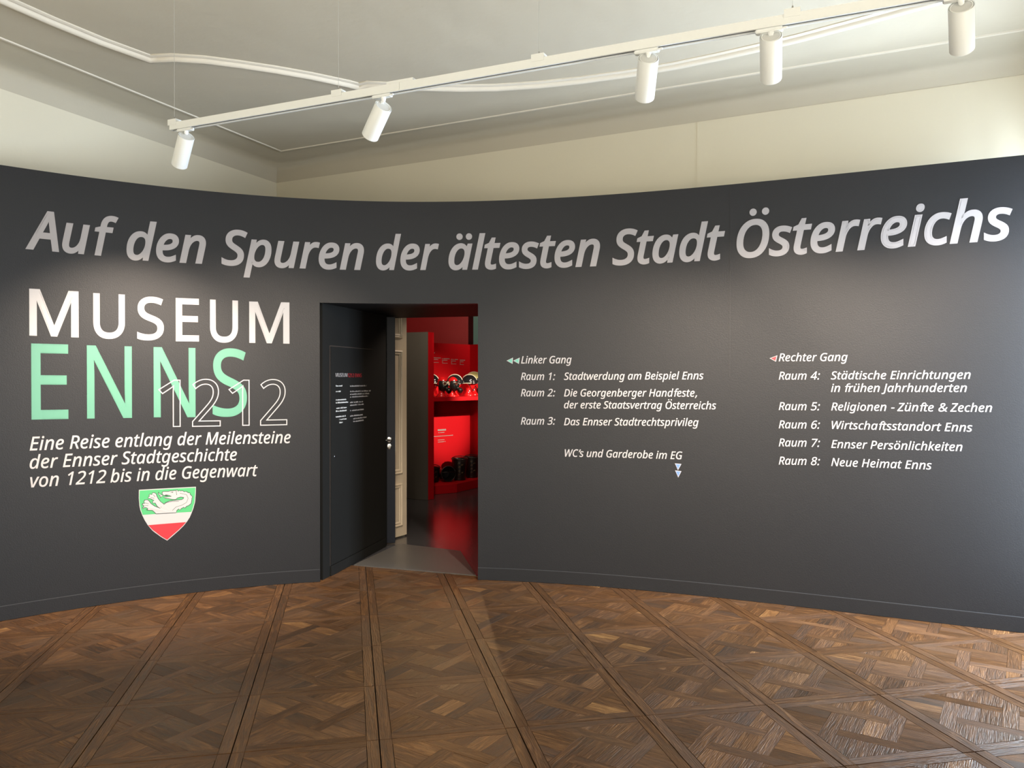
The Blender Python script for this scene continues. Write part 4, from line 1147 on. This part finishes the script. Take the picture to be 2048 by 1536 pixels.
def make_helmet(F4, label, shell, visor):
    t = thing('fire_helmet', label, 'helmet', F4 @ Vector((0, 0, 0.3)), group='fire helmets on the shelf')
    bm = bmesh.new(); bmesh.ops.create_uvsphere(bm, u_segments=30, v_segments=20, radius=1.0)
    bmesh.ops.delete(bm, geom=[v for v in bm.verts if v.co.z < -0.22], context='VERTS')
    for v in bm.verts:
        x, y, z = v.co
        fl = 1.0 + (0.16 * max(0, -z + 0.05) / 0.27)
        comb = 0.014 * math.exp(-(y / 0.14) ** 2) * max(0, z)
        v.co = (x * 0.128 * fl + (0.01 if x > 0 else -0.008), y * 0.104 * fl, z * 0.105 + 0.238 + comb)
    bm.transform(F4); mesh_obj('shell', bm, shell, t, smooth=60)
    bm = bmesh.new()
    tube(bm, [F4 @ Vector(((0.128 * 1.16 + (0.01 if math.cos(a) > 0 else -0.008)) * math.cos(a), 0.1206 * math.sin(a), 0.2149)) for a in np.linspace(0, 2 * PI, 36, endpoint=False)], 0.005, 8, closed=True)
    mesh_obj('rim_trim', bm, M['helmwhite'], t, smooth=50)
    bm = bmesh.new()
    tube(bm, [F4 @ Vector((0.128 * math.cos(a) * 1.03 + 0.002, 0.0, 0.238 + 0.123 * math.sin(a))) for a in np.linspace(0.25, PI - 0.2, 16)], 0.006, 8)
    mesh_obj('crest_ridge', bm, M['helmwhite'], t, smooth=50)
    if visor:
        bm = bmesh.new(); A = np.linspace(-1.05, 1.05, 14)
        v0 = [bm.verts.new(F4 @ Vector((0.150 * math.cos(a), 0.128 * math.sin(a), 0.262))) for a in A]
        v1 = [bm.verts.new(F4 @ Vector((0.166 * math.cos(a), 0.138 * math.sin(a), 0.205))) for a in A]
        v2 = [bm.verts.new(F4 @ Vector((0.163 * math.cos(a), 0.135 * math.sin(a), 0.205))) for a in A]
        v3 = [bm.verts.new(F4 @ Vector((0.147 * math.cos(a), 0.125 * math.sin(a), 0.262))) for a in A]
        for i in range(13):
            for p, q in ((v0, v1), (v1, v2), (v2, v3), (v3, v0)): bm.faces.new((p[i], p[i + 1], q[i + 1], q[i]))
        mesh_obj('visor', bm, M['helmblack'], t, smooth=50)
        bm = bmesh.new()
        tube(bm, [F4 @ Vector(p) for p in ((0.02, 0.095, 0.215), (0.05, 0.07, 0.13), (0.07, 0.03, 0.092), (0.07, -0.03, 0.092), (0.05, -0.07, 0.13), (0.02, -0.095, 0.215))], 0.005, 6)
        mesh_obj('chin_strap', bm, M['rubber'], t, smooth=50)
yw = -0.45
H = []
for i, (t, d, yaw, lab) in enumerate([(0.474, 0.42, yw, 'red mannequin head at the left end of the shelf, mostly hidden by the case side'),
                                    (0.372, 0.12, yw - 0.25, 'red mannequin head wearing the gas mask with pale eyepiece'),
                                    (0.590, 0.14, yw - 0.15, 'red mannequin head wearing the gas mask with dark eyepiece'),
                                    (0.785, 0.30, yw + 0.2, 'red mannequin head under the left black helmet'),
                                    (1.03, 0.26, yw + 0.2, 'red mannequin head under the right black helmet'),
                                    (1.31, 0.44, yw + 0.2, 'red mannequin head under the yellow helmet')]):
    H.append(make_head(t, d, yaw, lab, 0.93 if i == 5 else 0.82))
make_helmet(H[0], 'black fire helmet at the left end of the shelf, cut off by the case side', M['helmblack'], False)
make_mask(H[1], 'black rubber gas mask with pale ringed eyepieces', True)
make_mask(H[2], 'black rubber gas mask with dark eyepieces and hanging filter canister')
make_helmet(H[3], 'black fire helmet with pale trim, left of the pair', M['helmblack'], True)
make_helmet(H[4], 'black fire helmet with pale trim, right of the pair', M['helmblack'], True)
make_helmet(H[5], 'luminous yellow fire helmet beside the black pair', M['helmyellow'], True)

def make_bucket(loc, rot, label, r=0.118, h=0.30):
    t = thing('fire_bucket', label, 'bucket', loc, group='leather fire buckets on the plinth')
    Mx = Matrix.Translation(loc) @ rot
    bm = bmesh.new()
    lathe(bm, [(0, 0.002), (r * 0.70, 0.0), (r * 0.72, 0.012), (r * 0.98, h - 0.02), (r * 1.0, h), (r * 0.965, h), (r * 0.94, h - 0.02), (r * 0.68, 0.02), (0, 0.02)], 32, Mx)
    bb = mesh_obj('bucket_body', bm, M['leather'], t, smooth=40)
    bm = bmesh.new(); tube(bm, [Mx @ Vector((r * 1.0 * math.cos(a), r * 1.0 * math.sin(a), h)) for a in np.linspace(0, 2 * PI, 32, endpoint=False)], 0.007, 8, closed=True)
    mesh_obj('rim', bm, M['leather'], bb, smooth=50)
    bm = bmesh.new(); tube(bm, [Mx @ Vector((r * 0.74 * math.cos(a), r * 0.74 * math.sin(a), 0.02)) for a in np.linspace(0, 2 * PI, 28, endpoint=False)], 0.005, 8, closed=True)
    mesh_obj('base_hoop', bm, M['leather'], bb, smooth=50)
    bm = bmesh.new(); tube(bm, [Mx @ Vector((r * 1.02 * math.cos(a), 0.02, h - 0.01 + 0.045 * math.sin(a) * (-1 if False else 1))) for a in np.linspace(0, PI, 18)], 0.005, 8)
    mesh_obj('handle', bm, M['leather'], t, smooth=50)
    # faded gilt mark on the side
    bm = bmesh.new()
    rr = random.Random(3)
    for k_ in range(7):
        a = -PI / 2 + 0.05 + 0.42 * (k_ % 2) + rr.uniform(-0.05, 0.05); zc = h * (0.28 + 0.09 * k_)
        rad = r * (0.72 + 0.26 * zc / h) + 0.0015
        if k_ not in (3,):
            tube(bm, [Mx @ Vector((rad * math.cos(a + u), rad * math.sin(a + u), zc + w)) for u, w in ((-0.13, -0.008), (-0.05, 0.012), (0.05, -0.006), (0.13, 0.010))], 0.0028, 6)
    mesh_obj('gilt_mark', bm, M['gold'], bb)
PZ = 0.1155
I4 = Matrix.Identity(4)
def ppx(px, D, z):       # plan helper: column direction and depth along the view
    return Vector(((px - 1024) / 1567.1 * D, D, z))
make_bucket(Vector((-0.736, 11.06, PZ)), I4, 'upright black leather fire bucket beside the tipped one', r=0.112, h=0.30)
make_bucket(Vector((-0.580, 11.36, PZ)), I4, 'upright black leather fire bucket at the right, cut by the doorway edge', r=0.115, h=0.29)
make_bucket(Vector((-1.073, 10.84, PZ)), I4, 'small leather fire bucket at the left, half hidden by the case side', r=0.085, h=0.20)
tipv = Vector((0.091, -0.21, 0.03)).normalized()
make_bucket(Vector((-0.965, 11.06, PZ + 0.084)), tipv.to_track_quat('Z', 'Y').to_matrix().to_4x4(), 'black leather fire bucket tipped over, its open mouth facing the doorway', r=0.102, h=0.23)

# lamps of the red room, plus added fills on the cladding and cream door
def room_spot(name, loc, target, power, cone, col=(1, 0.80, 0.62), blend=0.6, r=0.04):
    l = bpy.data.lights.new(name, 'SPOT'); l.energy = power; l.color = col; l.spot_size = math.radians(cone); l.spot_blend = blend; l.shadow_soft_size = r
    o = bpy.data.objects.new(name, l); COL.objects.link(o); o.location = loc
    o.rotation_euler = (Vector(target) - Vector(loc)).to_track_quat('-Z', 'Y').to_euler()
for loc, tgt, pw, cone in RED_LIGHTS: room_spot("red_room_lamp", loc, tgt, pw, cone, (1.0, 0.62, 0.30) if cone == 17 else (1, 0.80, 0.62), blend=0.9)

# small white card at the foot of the partition, far left
p0 = on_partition(-3.62, 0.0, 0.012); p1 = on_partition(-3.555, 0.0, 0.012)
bm = bmesh.new(); d_ = (p1 - p0); n_ = Vector((d_.y, -d_.x, 0)).normalized() 
n_ = n_ if n_.y < 0 else -n_
add_hex(bm, [Vector((*(p0 + d_ * a + n_ * b).xy, z)) for z in (0.0015, 0.010) for a, b in ((-1, 0), (1, 0), (1, 0.012), (-1, 0.03))])
tag(mesh_obj('door_wedge', bm, M['metalw']), 'tiny white wedge on the floor at the far left foot of the partition', 'wedge')
